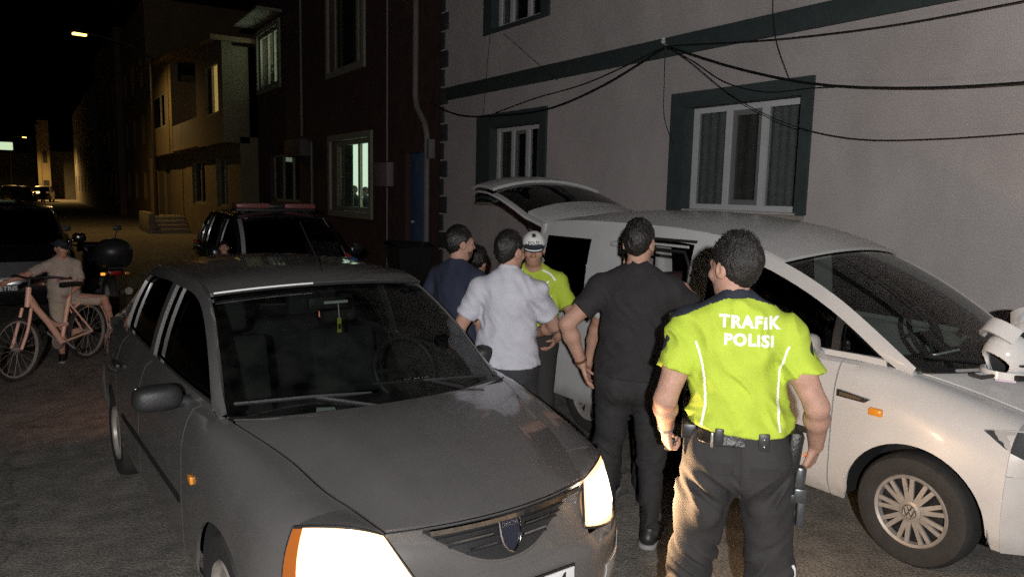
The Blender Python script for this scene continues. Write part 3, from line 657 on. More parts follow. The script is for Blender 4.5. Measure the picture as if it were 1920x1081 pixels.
def person(name, label, loc, rz, sc, pose=None, skin=None, hair=None, shirt=None, trousers=None, shoes=None, vox=.006, cvox=.0075, cap=None, beard=None, face=True, hairlen=.012, cat='person', hands=True, group=None, tuft_n=3000):
    p = dict(DEF); p.update(pose or {}); skin = skin or M_skin; hair = hair or M_hair; bw = p['build']
    root = thing(name, label, cat, loc, rz, group)
    pel = A3((0, 0, .95))+A3(p['pel']); up = A3((p['lean'], p['leany'], 1)); up = up/np.linalg.norm(up)
    sp = lambda z, x=0, y=0: pel+up*(z-.95)+A3((x, y, 0))       # point on the leaning spine
    hc = sp(1.665)+A3((p['lean']*.02, p['leany']*.02+.015, 0))
    HR = rotz(p['head_yaw'])@rotx(p['head_pitch'])@np.array(Matrix.Rotation(p['head_roll'], 3, 'Y'))
    hp = lambda x, y, z: hc+A3(HR@np.array((x, y, z)))
    shl, shr = sp(1.425, -.185*bw, -.01), sp(1.425, .185*bw, -.01)
    el, wl = ik(shl, pel+A3(p['lw'])-A3((0, 0, .95)), .285, .255, p['lpole']); er, wr = ik(shr, pel+A3(p['rw'])-A3((0, 0, .95)), .285, .255, p['rpole'])
    hl, hr = pel+A3((-.095, 0, -.02)), pel+A3((.095, 0, -.02))
    kl, al = ik(hl, p['la'], .425, .425, p['lk']); kr, ar = ik(hr, p['ra'], .425, .425, p['rk'])
    SC = (1.12*bw, .80, 1.)
    def torso(F, g=0.):
        F.cone(sp(1.02, 0, .005), sp(1.20, 0, .005), .138*bw+g, .140*bw+g, .06, SC); F.cone(sp(1.22, 0, .0), sp(1.335, 0, -.005), .143*bw+g, .148*bw+g, .06, SC)
        F.cone(sp(1.34, 0, -.025), sp(1.46, 0, -.022), .10+g, .066+g, .04)
        for sgn, sh in ((-1, shl), (1, shr)):
            F.cone(sp(1.425, sgn*.10*bw, -.01), sh, .072+g, .062+g, .05); F.cone(sp(1.525, sgn*.015, -.014), sp(1.445, sgn*.135*bw, -.012), .044+g, .048+g, .03)
        return F
    def pelvis(F, g=0.):
        F.cone(pel+A3((-.055, 0, 0)), pel+A3((.055, 0, 0)), .115+g, .115+g, .05, (1, .88, 1)); F.cone(pel+A3((0, 0, .02)), sp(1.05), .132+g, .132+g, .05, (1.12, .82, 1))
        for s_ in (-1, 1): F.ell(pel+A3((s_*.072, -.062, -.035)), (.085+g, .075+g, .095+g), .04)
        return F
    B = Field(); torso(B); pelvis(B)
    B.cone(sp(1.50, 0, -.008), hc+A3((0, -.015, -.07)), .062, .055, .04)
    for h_, k_, a_ in ((hl, kl, al), (hr, kr, ar)):
        B.cone(h_, k_, .085, .055, .04); B.cone(k_, k_+(a_-k_)*.35, .052, .056, .03); B.cone(k_+(a_-k_)*.35, a_, .056, .036, .03)
    for sh, e_, w_ in ((shl, el, wl), (shr, er, wr)):
        B.cone(sh, sh+(e_-sh)*.5, .056, .053, .03); B.cone(sh+(e_-sh)*.5, e_, .053, .042, .02); B.cone(e_, e_+(w_-e_)*.3, .042, .046, .02); B.cone(e_+(w_-e_)*.3, w_, .045, .0285, .02)
    for (a_, toe) in ((al, p['ltoe']), (ar, p['rtoe'])):
        t_ = unit(toe); B.cone(a_+A3((0, 0, -.03)), a_+A3(t_*.13)+A3((0, 0, -.05)), .035, .028, .03)
    if hands:
        for w_, e_, n_, c_, sd, hd in ((wl, el, p['lpalm'], p['lcurl'], -1, p['lhd']), (wr, er, p['rpalm'], p['rcurl'], 1, p['rhd'])):
            add_hand(B, w_, hd if hd is not None else unit(w_-e_), n_, sd, c_, p['spread'])
    # head
    B.ell(hp(0, -.012, .032), (.075, .096, .092), .03, HR); B.ell(hp(0, .03, -.022), (.063, .068, .090), .03, HR); B.ell(hp(0, .05, -.082), (.040, .036, .030), .03, HR)
    if face:
        B.cone(hp(-.036, .082, .024), hp(.036, .082, .024), .013, .013, .02)
        for s_ in (-1, 1):
            B.ell(hp(s_*.032, .104, .006), (.017, .013, .011), .012, HR, True); B.ell(hp(s_*.042, .068, -.022), (.024, .022, .022), .02, HR)
        B.cone(hp(0, .094, .012), hp(0, .116, -.026), .008, .012, .012)
        for s_ in (-1, 1): B.ell(hp(s_*.012, .103, -.030), (.010, .010, .008), .008, HR)
        B.cone(hp(-.020, .088, -.056), hp(.020, .088, -.056), .008, .008, .01); B.cone(hp(-.017, .087, -.066), hp(.017, .087, -.066), .008, .008, .008)
    for s_ in (-1, 1):
        R2 = HR@rotz(-s_*.35); B.ell(hp(s_*.079, -.012, -.002), (.010, .024, .034), .008, R2); B.ell(hp(s_*.088, -.006, .002), (.006, .012, .018), .006, R2, True)
    body = link('body', net_mesh('body', B, vox, sc), skin, root)
    if face:
        for s_ in (-1, 1):
            e = MB(); c = hp(s_*.032, .0835, .005)*sc; bm = bmesh.new(); bmesh.ops.create_uvsphere(bm, u_segments=10, v_segments=8, radius=.0125*sc)
            e.add([v.co+Vector(c) for v in bm.verts], [[v.index for v in f.verts] for f in bm.faces]); bm.free(); eo = part('eye', e, M_eye, root, 180)
            bm = bmesh.new(); bmesh.ops.create_uvsphere(bm, u_segments=8, v_segments=6, radius=.0065*sc); c = hp(s_*.032, .0905, .005)*sc
            part('iris', MB().add([v.co+Vector(c) for v in bm.verts], [[v.index for v in f.verts] for f in bm.faces]), M_iris, eo, 180); bm.free()
        E = Field()
        for s_ in (-1, 1): E.cone(hp(s_*.018, .098, .026), hp(s_*.05, .083, .030), .0055, .004, .004)
        link('eyebrows', net_mesh('eyebrows', E, .004, sc), hair, root)
    # hair: grown head shell cut along a hairline
    HRi = HR.astype(np.float32)
    Hf = Field(); Hf.ell(hp(0, -.014, .036), (.077+hairlen*.35, .099+hairlen*.5, .093+hairlen), .03, HR); Hf.ell(hp(0, -.045, -.02), (.064+hairlen*.3, .06+hairlen*.3, .066), .03, HR)
    Hf.noise = lambda P: .0028*vnoise(P*np.array((110, 110, 45), np.float32))+.004*vnoise(P*30)
    n0 = Hf.noise; Hf.noise = lambda P: n0(P)+(hairlen*.75+.004)*np.clip((.02-((P-hc)@HRi)[:, 2])/.075, 0, 1)
    def hline(P):
        q = (P-hc)@HRi; yl = np.interp(q[:, 2], [-.2, -.03, .0, .03, .055, .075, .2], [-.055, -.03, .012, .028, .062, .105, .13]).astype(np.float32)
        return np.maximum(q[:, 1]-yl-.006*vnoise(P*60), -.068-.3*(q[:, 1]+.08)-q[:, 2])
    Hf.cut(hline)
    if not (cap and cap.get('full')): link('hair', tufts(net_mesh('hair', Hf, max(.0045, vox*.9), sc), tuft_n, hairlen*sc, hc*sc), hair, root)
    if beard:
        Bd = Field(); Bd.ell(hp(0, .031, -.022), (.0645, .0695, .0912), .03, HR); Bd.ell(hp(0, .0505, -.082), (.0412, .0372, .0312), .03, HR); Bd.noise = lambda P: .002*vnoise(P*120)
        Bd.cut(lambda P: ((P-hc)@HRi)[:, 2]+.045-.055*np.clip((.05-((P-hc)@HRi)[:, 1])/.05, 0, 1)).cut(lambda P: .0-((P-hc)@HRi)[:, 1])
        link('beard', net_mesh('beard', Bd, .0045, sc), beard, root)
    if cap:
        K = Field(); K.ell(hp(0, -.012, .045), (.089, .110, .098), .02, HR); K.cut(lambda P: .040-((P-hc)@HRi)[:, 2]+.12*((P-hc)@HRi)[:, 1]*0)
        co = link('cap', net_mesh('cap', K, .005, sc), cap['mat'], root)
        Br = Field(); Br.ell(hp(0, .115, .040), (.080, .082, .009), .01, HR@rotx(-.30)); Br.cut(lambda P: .05-((P-hc)@HRi)[:, 1])
        link('brim', net_mesh('brim', Br, .004, sc), cap['brim'], co)
    # clothes
    info = dict(bw=bw, root=root, hc=hc, hp=hp, sp=sp, sc=sc, HR=HR, body=body, wl=wl, wr=wr, el=el, er=er, shl=shl, shr=shr, kl=kl, kr=kr, al=al, ar=ar, pel=pel)
    if shirt:
        Sf = torso(Field(), .016); hem = shirt.get('hem', .93); sl = shirt.get('sleeve', .62); loose = shirt.get('loose', .0)
        pelvis(Sf, .021); Sf.cone(pel+A3((0, 0, -.02)), sp(1.10), .140+loose, .138+loose, .06, (1.15*max(bw, 1), .86, 1))
        for sh, e_, w_ in ((shl, el, wl), (shr, er, wr)):
            if sl <= 1:
                q = sh+(e_-sh)*sl; Sl = Field(); Sl.cone(sh, sh+(e_-sh)*(sl+.25), .068, shirt.get('sleeve_r', .071), .04)
                ax = A3(unit(e_-sh)); Sl.cut(lambda P, q=q, ax=ax: (P-q)@ax); Sf.subs.append(Sl)
            else:
                Sf.cone(sh, e_, .070, .058, .04); Sf.cone(e_, w_, .058, .042, .03)
        amp = shirt.get('fold', .007); sd = shirt.get('seed', 0.)
        def nz(P, amp=amp, sd=sd):
            z = P[:, 2]; low = np.clip((1.22-z)/.22, 0, 1)
            Q = P+.05*np.stack([vnoise(P*5+sd), vnoise(P*5+7+sd), vnoise(P*5+3+sd)], 1)
            diag = np.stack([Q[:, 0]*13+Q[:, 2]*9, Q[:, 1]*9, Q[:, 2]*5-Q[:, 0]*3], 1)+sd
            hz = np.stack([Q[:, 0]*5, Q[:, 1]*4, Q[:, 2]*20+2.5*np.abs(Q[:, 0])*6], 1)+sd
            a = .55*vnoise(diag)+.75*(.45-1.5*np.abs(vnoise(diag*1.25+5.3))); b = .5*vnoise(hz)+.8*(.45-1.5*np.abs(vnoise(hz*1.1+2.7)))
            return (-amp*(a*(1-.45*low)+b*low*1.0)-amp*.25).astype(np.float32)
        Sf.noise = nz
        Sf.cut(lambda P: hem-.012*np.sin(P[:, 0]*9+1)-P[:, 2])
        nc = hc+A3((0, .0, -.105))
        if not shirt.get('collar_only'): Sf.ell(sp(1.555, 0, .022), (.067, .074, .055), .012, None, True)
        so = link(shirt.get('name', 'shirt'), net_mesh('shirt', Sf, cvox, sc), shirt['mat'], root); info['shirt'] = so; info['Sf'] = Sf
        if shirt.get('collar'):
            Cf = Field(); Cf.cone(sp(1.50, 0, -.012), sp(1.565, 0, -.006), .078, .066, .02, (1.05, 1., 1)); Cf.noise = lambda P: .002*vnoise(P*30)
            Cf.cut(lambda P: (P-sp(1.568))@A3((0, .55, 1))).cut(lambda P: -((P-sp(1.505))@A3((0, .25, 1)))).ell(sp(1.60, 0, .0), (.056, .06, .06), .004, None, True)
            link('collar', net_mesh('collar', Cf, .005, sc), shirt['collar'], so)
        if shirt.get('yoke'):
            Y = torso(Field(), .0185); Y.noise = nz
            for sh, e_ in ((shl, el), (shr, er)): Y.cone(sh, sh+(e_-sh)*.5, .0735, .075, .04)
            zt = shirt.get('yoke_z', 1.487)
            Y.cut(lambda P: zt-.36*np.abs((P-pel)[:, 0]-p['lean']*.55)-(P-pel)@up-.95).ell(sp(1.555, 0, .022), (.066, .073, .053), .012, None, True)
            link('yoke', net_mesh('yoke', Y, cvox, sc), shirt['yoke'], so)
    if trousers:
        Tf = pelvis(Field(), .016); Tf.cone(sp(.99, 0, .005), sp(1.10, 0, .005), .138*bw+.013, .138*bw+.013, .06, SC); loose = trousers.get('loose', .0); cutk0 = trousers.get('short')
        for h_, k_, a_ in ((hl, kl, al), (hr, kr, ar)):
            if cutk0:
                q = h_+(k_-h_)*cutk0; ax = A3(unit(k_-h_)); Sl = Field(); Sl.cone(h_, k_, .098+loose, .088+loose, .04); Sl.cut(lambda P, q=q, ax=ax: (P-q)@ax); Tf.subs.append(Sl); continue
            Tf.cone(h_, k_, .098+loose, .072+loose, .04); Tf.cone(k_, a_+(k_-a_)*.03, .072+loose, trousers.get('hemr', .062)+loose, .03)
        amp = trousers.get('fold', .008); sd = trousers.get('seed', 4.)
        cutk = trousers.get('short')
        def nz2(P, amp=amp, sd=sd):
            z = P[:, 2]; kz = float(kl[2]+kr[2])/2; wk = np.exp(-((z-kz+.03)/.10)**2)*.9+np.exp(-((z-.13)/.10)**2)*1.2+np.exp(-((z-.82)/.09)**2)*.8
            Q = P+.05*np.stack([vnoise(P*6+sd), vnoise(P*6+5+sd), vnoise(P*6+9+sd)], 1)
            b = vnoise(np.stack([Q[:, 0]*6+Q[:, 2]*3, Q[:, 1]*6, Q[:, 2]*21-np.abs(Q[:, 0])*16], 1)+sd); a = vnoise(np.stack([Q[:, 0]*11, Q[:, 1]*11, Q[:, 2]*3.5], 1)+sd)
            b = .5*b+.8*(.45-1.5*np.abs(b)); return (-amp*(.8*a+wk*b*1.3)-amp*.2).astype(np.float32)
        Tf.noise = nz2
        top = trousers.get('top', (shirt or {}).get('hem', 1.0)+.035)
        Tf.cut(lambda P: (P-pel)@up+.95-top)
        if not cutk: Tf.cut(lambda P: .035-P[:, 2])
        info['trousers'] = link(trousers.get('name', 'trousers'), net_mesh('trousers', Tf, cvox, sc), trousers['mat'], root); info['Tf'] = Tf
    if shoes:
        for a_, toe in ((al, p['ltoe']), (ar, p['rtoe'])):
            t_ = A3(unit((toe[0], toe[1], 0))); fz = float(a_[2])-.085
            Sh = Field(); Sh.cone(a_-t_*.035+A3((0, 0, -.035)), a_+t_*.06+A3((0, 0, -.045)), .046, .045, .03); Sh.cone(a_+t_*.06+A3((0, 0, -.05)), a_+t_*.165+A3((0, 0, -.058)), .046, .036, .03); Sh.cone(a_, a_+A3((0, 0, .02)), .05, .048, .03)
            Sh.cut(lambda P: .003+fz-P[:, 2]).cut(lambda P: P[:, 2]-fz-.115)
            so_ = link('shoe', net_mesh('shoe', Sh, .006, sc), shoes, root)
            So = Field(); So.cone(a_-t_*.038+A3((0, 0, -.075)), a_+t_*.165+A3((0, 0, -.075)), .052, .046, .03); So.cut(lambda P: .001+fz-P[:, 2]).cut(lambda P: P[:, 2]-fz-.028)
            link('sole', net_mesh('sole', So, .006, sc), M_sole, so_)
    return info
M_sole = mat('shoe_sole', (.25, .25, .25), .7)
def bvh_of(o): 
    me = o.data; return BVHTree.FromPolygons([v.co for v in me.vertices], [list(q.vertices) for q in me.polygons])
def drape(me, bvh, origin, right, upv, out, lift=.0015, sub=.012):
    """lay a flat XY mesh on a surface: points shot along -out"""
    bm = bmesh.new(); bm.from_mesh(me)
    for _ in range(5):
        long_ = [e for e in bm.edges if e.calc_length() > sub]
        if not long_: break
        bmesh.ops.subdivide_edges(bm, edges=long_, cuts=1, use_grid_fill=False)
    bmesh.ops.triangulate(bm, faces=bm.faces[:])
    R, U, O = Vector(right), Vector(upv), Vector(out)
    for v in bm.verts:
        p = Vector(origin)+R*v.co.x+U*v.co.y
        h, nrm, _, _ = bvh.ray_cast(p+O*.5, -O, 1.0)
        v.co = (h+nrm*lift if h is not None else p)
    r = bpy.data.meshes.new(me.name); bm.to_mesh(r); bm.free(); return r
def ribbon(bvh, pts, width, out, lift=.002, wob=0):
    """thin strip on a surface through pts (x,z in the person's frame)"""
    O = Vector(out); rows = []; pts = crom(pts, 60); rr = random.Random(5)
    for i, q in enumerate(pts):
        t = pts[min(i+1, 59)]-pts[max(i-1, 0)]; t = Vector(t).normalized(); s_ = t.cross(O).normalized(); w_ = rr.uniform(-1, 1)*wob
        row = []
        for k in (-1, 1):
            h, n_, _, _ = bvh.ray_cast(Vector(q)+s_*(k*width/2+w_)+O*.5, -O, 1.)
            row.append(tuple(h+n_*lift) if h is not None else tuple(q))
        rows.append(row)
    return MB().grid(rows, -.001)
def local_box(mb, c, half, R=None, ch=.005):
    b = MB().box([-h for h in half], half, ch); M = (Matrix(R).to_4x4() if R is not None else Matrix.Identity(4)); M.translation = Vector(c); b.xf(M); mb.add(b.v, b.f); return mb
# ------------------------------------------------------------------ the people in the picture
M_viz = fabric('hi_vis_yellow_fabric', (.44, .56, .05), bump=.25, var=.05)
M_navy = fabric('navy_fabric', (.016, .020, .032)); M_navt = fabric('navy_tshirt', (.022, .028, .055)); M_blk = fabric('charcoal_tshirt', (.019, .017, .019), var=.15)
M_polo = fabric('pale_lilac_polo', (.50, .50, .56), bump=.3); M_jean = fabric('dark_grey_jeans', (.024, .023, .024), var=.25, vscale=25)
M_uni = fabric('dark_uniform_trousers', (.030, .028, .028), var=.12); M_jeanb = fabric('dark_blue_jeans', (.035, .035, .04), var=.2)
M_gshirt = fabric('light_grey_shirt', (.42, .41, .40)); M_wht = mat('white_print', (.9, .9, .9), .45); M_ret = mat('reflective_tape', (.95, .95, .95), .25, coat=.3)
M_shoe = mat('black_shoe_leather', (.018, .017, .017), .45, var=.2, vscale=30); M_leather = mat('black_leather', (.016, .015, .014), .42, var=.2, vscale=40, bump=.3, bscale=90)
M_plast = mat('black_plastic', (.022, .022, .024), .4, var=.15, vscale=20); M_gun = mat('gun_metal', (.09, .095, .10), .35, metal=.6, var=.2, vscale=30); M_silver = mat('silver_metal', (.65, .65, .66), .25, metal=.9)
M_sand = fabric('sand_tshirt', (.40, .34, .29), var=.12); M_sandp = fabric('sand_shorts', (.46, .38, .30), var=.12)

# officer in the foreground, seen from behind
OFF = person('person', 'traffic officer in a yellow TRAFIK POLISI shirt seen from behind, foreground', (2.365, 1.925, 0), rad(-46), 1.035,
    dict(lean=-.075, head_yaw=rad(38), head_pitch=rad(-4), lw=(-.285, .10, .985), rw=(.295, .08, .975), lpole=(-.25, -1, 0), rpole=(.3, -1, 0), la=(-.20, -.02, .085), ra=(.185, .05, .085),
         lcurl=(.9, 1.1, .7), rcurl=(.35, .55, .4), lpalm=(.9, .5, -.1), rpalm=(-.8, .6, 0), build=.94, lhd=(.12, .35, -1), rhd=(-.22, .2, -1)),
    shirt=dict(mat=M_viz, hem=1.06, sleeve=.58, fold=.019, seed=2.3, yoke=M_navy, yoke_z=1.576, collar=M_navy, name='shirt'), trousers=dict(mat=M_uni, loose=.012, fold=.024, hemr=.075, top=1.06, seed=5.5), shoes=M_shoe, hair=M_hair2, vox=.0052, cvox=.0065, hairlen=.019)
r, sc, so = OFF['root'], OFF['sc'], OFF['shirt']; bv = bvh_of(so)
for tx, z, s_ in (('TRAFiK', 1.478, .060), ('POLiSi', 1.414, .058)):
    me = text_mesh(tx, s_*sc, .0024, 0, 1.14); lm = drape(me, bv, (0, 0, z*sc), (1, 0, 0), (0, 0, 1), (0, -1, 0), .0022)
    link('lettering', lm, M_ret, so)
for sgn in (-1, 1):
    part('reflective_piping', ribbon(bv, [(sgn*.168*sc-.02, 0, 1.395*sc), (sgn*.155*sc-.02, 0, 1.36*sc), (sgn*.135*sc-.015, 0, 1.26*sc), (sgn*.132*sc-.01, 0, 1.15*sc), (sgn*.142*sc-.01, 0, 1.075*sc)], .008, (0, -1, 0), .0022, .0012), M_ret, so)
# belt with pouch, holster, radio
def belt(I, z0, z1, g, mt, name='belt', vox=.006):
    F = Field(); pel, sp = I['pel'], I['sp']
    bw = I['bw']; F.cone(pel+A3((0, 0, .02)), sp(1.12), .138*bw+g, .138*bw+g, .06, (1.12*bw, .84, 1)); 
    for s_ in (-1, 1): F.ell(pel+A3((s_*.072, -.062, -.035)), (.085+g, .075+g, .095+g), .04)
    F.cut(lambda P: z0+.10*P[:, 0]*0-P[:, 2]).cut(lambda P: P[:, 2]-z1)
    return link(name, net_mesh(name, F, vox, I['sc']), mt, I['root'])
bo = belt(OFF, 1.012, 1.062, .040, M_leather); bb = bvh_of(bo)
def on_belt(x, z, half, mt, name, parent, back=True, dy=0, R=None):
    o = Vector((0, -1 if back else 1, 0)); h, n_, _, _ = bb.ray_cast(Vector((x*sc, 0, z*sc))+o*.6, -o, 1.)
    y = h.y if h is not None else (-.05 if back else .05)
    return part(name, local_box(MB(), (x*sc, y+(o.y*half[1]*.8)+dy, z*sc), half, R, .004), mt, parent)
on_belt(-.085, 1.043, (.017, .008, .036), M_plast, 'belt_keeper', bo); on_belt(.075, 1.040, (.021, .010, .034), M_plast, 'belt_keeper', bo)
for dz in (.012, -.012): on_belt(.075, 1.040+dz, (.004, .013, .004), M_silver, 'stud', bo)
on_belt(-.110, 1.03, (.006, .006, .03), M_silver, 'belt_clip', bo)
pc = part('pouch', local_box(MB(), (-.185*sc, -.01, .995*sc), (.030, .045, .065), None, .012), M_leather, r); part('pouch_flap', local_box(MB(), (-.190*sc, -.01, 1.03*sc), (.034, .05, .032), None, .01), M_plast, pc)
hs = MB(); local_box(hs, (.196*sc, -.02, .985*sc), (.028, .055, .085), Matrix.Rotation(rad(6), 3, 'Y'), .02); ho = part('holster', hs, M_leather, r)
gp = MB(); local_box(gp, (.225*sc, -.035, .885*sc), (.020, .026, .045), Matrix.Rotation(rad(4), 3, 'Y'), .012); local_box(gp, (.228*sc, -.03, .815*sc), (.024, .03, .03), None, .008); local_box(gp, (.236*sc, -.03, .745*sc), (.015, .02, .06), None, .006)
part('baton_holder', gp, M_gun, ho)
gl_ = MB(); local_box(gl_, (.205*sc, -.03, .80*sc), (.012, .03, .02), None, .004); part('holder_strap', gl_, M_plast, ho)
# thigh pocket, watch, key fob, sleeve patch, side piping on trousers
tb = bvh_of(OFF['trousers'])
def trouser_strip(side, z0, z1, w=.011):
    rows = []; O = Vector((side, -.25, 0)).normalized()
    for i in range(60):
        z = (z0+(z1-z0)*i/59)*sc; row = []
        for k in (-1, 1):
            h, n_, _, _ = tb.ray_cast(Vector((side*.6, -.02+k*w/2, z)), Vector((-side, 0, 0)), .6)
            row.append(tuple(h+n_*.003) if h is not None else (side*.16, k*w/2, z))
        rows.append(row)
    return MB().grid(rows, -.001)
part('side_piping', trouser_strip(1, .52, .10), M_ret, OFF['trousers'])
def cloth_patch(x, z, w, h, out, nm, mt, lift=.004):
    b = MB().add([(-w/2, -h/2, 0), (w/2, -h/2, 0), (w/2, h/2, 0), (0, h/2+h*.12, 0), (-w/2, h/2, 0)], [(0, 1, 2, 3, 4)]); me = drape(b.mesh(nm), tb, (x*sc, 0, z*sc), (1, 0, 0), (0, 0, -1), out, lift, .02); link(nm, me, mt, OFF['trousers'])
M_uni2 = fabric('uniform_pocket_cloth', (.024, .022, .022), var=.15)
for sx in (-.075, .085): cloth_patch(sx, .925, .105, .045, (0, -1, 0), 'pocket_flap', M_uni2)
part('back_seam', ribbon(tb, [(-.005*sc, 0, 1.02*sc), (0, 0, .95*sc), (.0, 0, .86*sc)], .006, (0, -1, 0), .003), M_uni2, OFF['trousers'])
fob = MB(); hl_ = OFF['wl']*sc+np.array((.02, .03, -.075)); local_box(fob, hl_, (.014, .02, .028), Matrix.Rotation(rad(25), 3, 'Y'), .006); part('key_fob', fob, M_plast, r)
wt = MB(); w_ = Vector(OFF['wl']*sc); e_ = Vector(OFF['el']*sc); ax = (e_-w_).normalized()
wt.tube([w_+ax*.02, w_+ax*.042], .036, 16); part('watch_strap', wt, M_silver, r, 40)
def sleeve_patch(I, side, mt, mt2, z=1.385, sz=.034):
    b = bvh_of(I['shirt']); s2 = I['sc']
    bm = bmesh.new(); bmesh.ops.create_circle(bm, cap_ends=True, segments=24, radius=sz); me = bpy.data.meshes.new('patch'); bm.to_mesh(me); bm.free()
    O = Vector((side, 0, .25)).normalized(); Rr = Vector((0, side, 0))
    sh = I['shl'] if side < 0 else I['shr']; e2 = I['el'] if side < 0 else I['er']; c = Vector((sh+(e2-sh)*.28)*s2)
    a = link('sleeve_patch', drape(me, b, c, Rr, Vector((0, 0, 1)), O, .0025), mt, I['shirt'])
    bm = bmesh.new(); bmesh.ops.create_circle(bm, cap_ends=True, segments=8, radius=sz*.55); m2 = bpy.data.meshes.new('emblem'); bm.to_mesh(m2); bm.free()
    for v in m2.vertices:
        if v.index % 2: v.co *= .55
    link('emblem', drape(m2, b, c, Rr, Vector((0, 0, 1)), O, .004), mt2, a)
M_grn = mat('pale_emblem_thread', (.35, .36, .38), .6)
sleeve_patch(OFF, 1, M_navy, M_grn, sz=.042); sleeve_patch(OFF, -1, M_navy, M_grn, sz=.042)

# man in the black t-shirt with his back to us
BLK = person('person', 'man in charcoal T-shirt and dark jeans facing the open van door, back to camera', (2.84, 3.09, 0), rad(-46), 1.04,
    dict(leany=.07, head_yaw=rad(-14), head_pitch=rad(-10), lw=(-.285, .03, .985), lpole=(-1, -.45, 0), rw=(.30, .33, 1.36), rpole=(.8, -.4, -.8), lhd=(.28, .12, -1), la=(-.15, .05, .085), ra=(.135, -.02, .085), lcurl=(.15, .25, .2), lpalm=(.9, .3, 0), rcurl=(.5, .6, .4), build=.97, spread=1.1),
    shirt=dict(mat=M_blk, hem=.96, sleeve=.60, fold=.011, seed=8.1), trousers=dict(mat=M_jean, loose=.004, fold=.014, hemr=.058), shoes=M_shoe, vox=.0055, cvox=.007, hairlen=.014)
wt = MB(); s2 = BLK['sc']; w_ = Vector(BLK['wl']*s2); ax = (Vector(BLK['el']*s2)-w_).normalized()
wt.tube([w_+ax*.015, w_+ax*.03], .037, 16); part('bracelet', wt, mat('brown_bracelet', (.12, .05, .02), .5), BLK['root'], 40)

# man in the pale polo shirt
POL = person('person', 'man in pale lilac polo shirt between the grey car and the capped officer', (2.455, 3.82, 0), rad(-40), .985,
    dict(head_yaw=rad(-32), head_pitch=rad(-3), lw=(-.31, .10, .97), lpole=(-.6, -1, 0), rw=(.14, .30, 1.10), rpole=(1, -.5, -.2), build=.93, la=(-.14, 0, .085), ra=(.12, .03, .085)),
    shirt=dict(mat=M_polo, hem=.965, sleeve=.68, fold=.012, seed=1.2, collar=M_polo, loose=.008), trousers=dict(mat=M_jeanb, loose=.004), shoes=M_shoe, vox=.006, hairlen=.013)
# man in the navy t-shirt, in profile
NAV = person('person', 'bearded man in navy T-shirt in profile behind the car windscreen', (2.535, 4.615, 0), rad(-74), .98,
    dict(head_yaw=rad(-20), lw=(-.28, .03, .95), rw=(.28, .06, .93), build=1.02), shirt=dict(mat=M_navt, hem=.93, sleeve=.66, seed=4.4), trousers=dict(mat=M_jeanb), shoes=M_shoe, vox=.006, beard=mat('short_beard', (.10, .065, .05), .8, var=.4, vscale=160), hairlen=.014)
# officer in the white cap
CAP = person('person', 'traffic officer in white POLIS cap and yellow shirt beside the van', (3.05, 4.42, 0), rad(140), .96,
    dict(head_yaw=rad(6), head_pitch=rad(-6), lw=(-.20, .24, 1.03), lpole=(-1, -.5, -.2), rw=(.20, .22, 1.12), rpole=(1, -.5, -.2), build=1.02, spread=1.0),
    skin=M_skin2, shirt=dict(mat=M_viz, hem=1.03, sleeve=.72, seed=6.2, yoke=M_navy, yoke_z=1.59), trousers=dict(mat=M_uni, loose=.01), shoes=M_shoe, vox=.006, hairlen=.008,
    cap=dict(mat=mat('white_cap_cloth', (.74, .74, .72), .8, var=.06, vscale=20, bump=.2, bscale=150), brim=mat('dark_cap_brim', (.03, .045, .06), .5)))
s3 = CAP['sc']; cpo = [c for c in CAP['root'].children if c.name.startswith('cap')][0]; cbv = bvh_of(cpo)
HRm = CAP['HR']; fw = Vector(HRm@np.array((0, 1, 0))); rt = Vector(HRm@np.array((1, 0, 0))); upv = Vector(HRm@np.array((0, 0, 1)))
M_ink = mat('dark_cap_print', (.02, .02, .025), .6)
me = text_mesh('POLİS', .030*s3, .0006); link('lettering', drape(me, cbv, Vector(CAP['hp'](0, .0, .066)*s3), -rt, upv, fw, .002, .008), M_ink, cpo)
bm = bmesh.new(); bmesh.ops.create_circle(bm, cap_ends=True, segments=16, radius=.026*s3)
for v in bm.verts:
    if v.index % 2: v.co *= .45
me = bpy.data.meshes.new('emblem'); bm.to_mesh(me); bm.free()
link('emblem', drape(me, cbv, Vector(CAP['hp'](0, .0, .103)*s3), -rt, upv, (fw+upv*.25).normalized(), .002, .008), M_ink, cpo)
bro = cpo.children[0] if cpo.children else None
tr = [CAP['hp'](.070*math.sin(a), .118+.066*math.cos(a), .040-.20*(.066*math.cos(a)))*s3 for a in np.linspace(-1.0, 1.0, 16)]
part('brim_piping', MB().tube([tuple(p) for p in tr], .0042, 6), M_ret, cpo)
cb_ = bvh_of(CAP['shirt'])
for sgn in (-1, 1):
    part('reflective_piping', ribbon(cb_, [(sgn*.075*s3, 0, 1.50*s3), (sgn*.13*s3, 0, 1.475*s3), (sgn*.175*s3, 0, 1.42*s3)], .013, (0, 1, .35), .003), M_ret, CAP['shirt'])
    for dz in (0, -.03):
        ch = MB(); ch.add([(-.02, .0, 0), (0, -.014, 0), (.02, 0, 0), (.02, .014, 0), (0, 0, 0), (-.02, .014, 0)], [(0, 1, 4, 5), (1, 2, 3, 4)])
        link('chevron', drape(ch.mesh('chevron'), cb_, Vector((sgn*.118*s3, 0, (1.42+dz)*s3)), Vector((0, 0, 1)), Vector((sgn, 0, 0)), Vector((0, 1, 0)), .003), M_ret, CAP['shirt'])
    part('reflective_piping', ribbon(cb_, [(sgn*.15*s3, 0, 1.33*s3), (sgn*.13*s3, 0, 1.30*s3)], .010, (0, 1, 0), .003), M_ret, CAP['shirt'])
sleeve_patch(CAP, -1, M_navy, M_grn); sleeve_patch(CAP, 1, M_navy, M_grn)
belt(CAP, 1.005, 1.05, .022, M_leather, vox=.008)

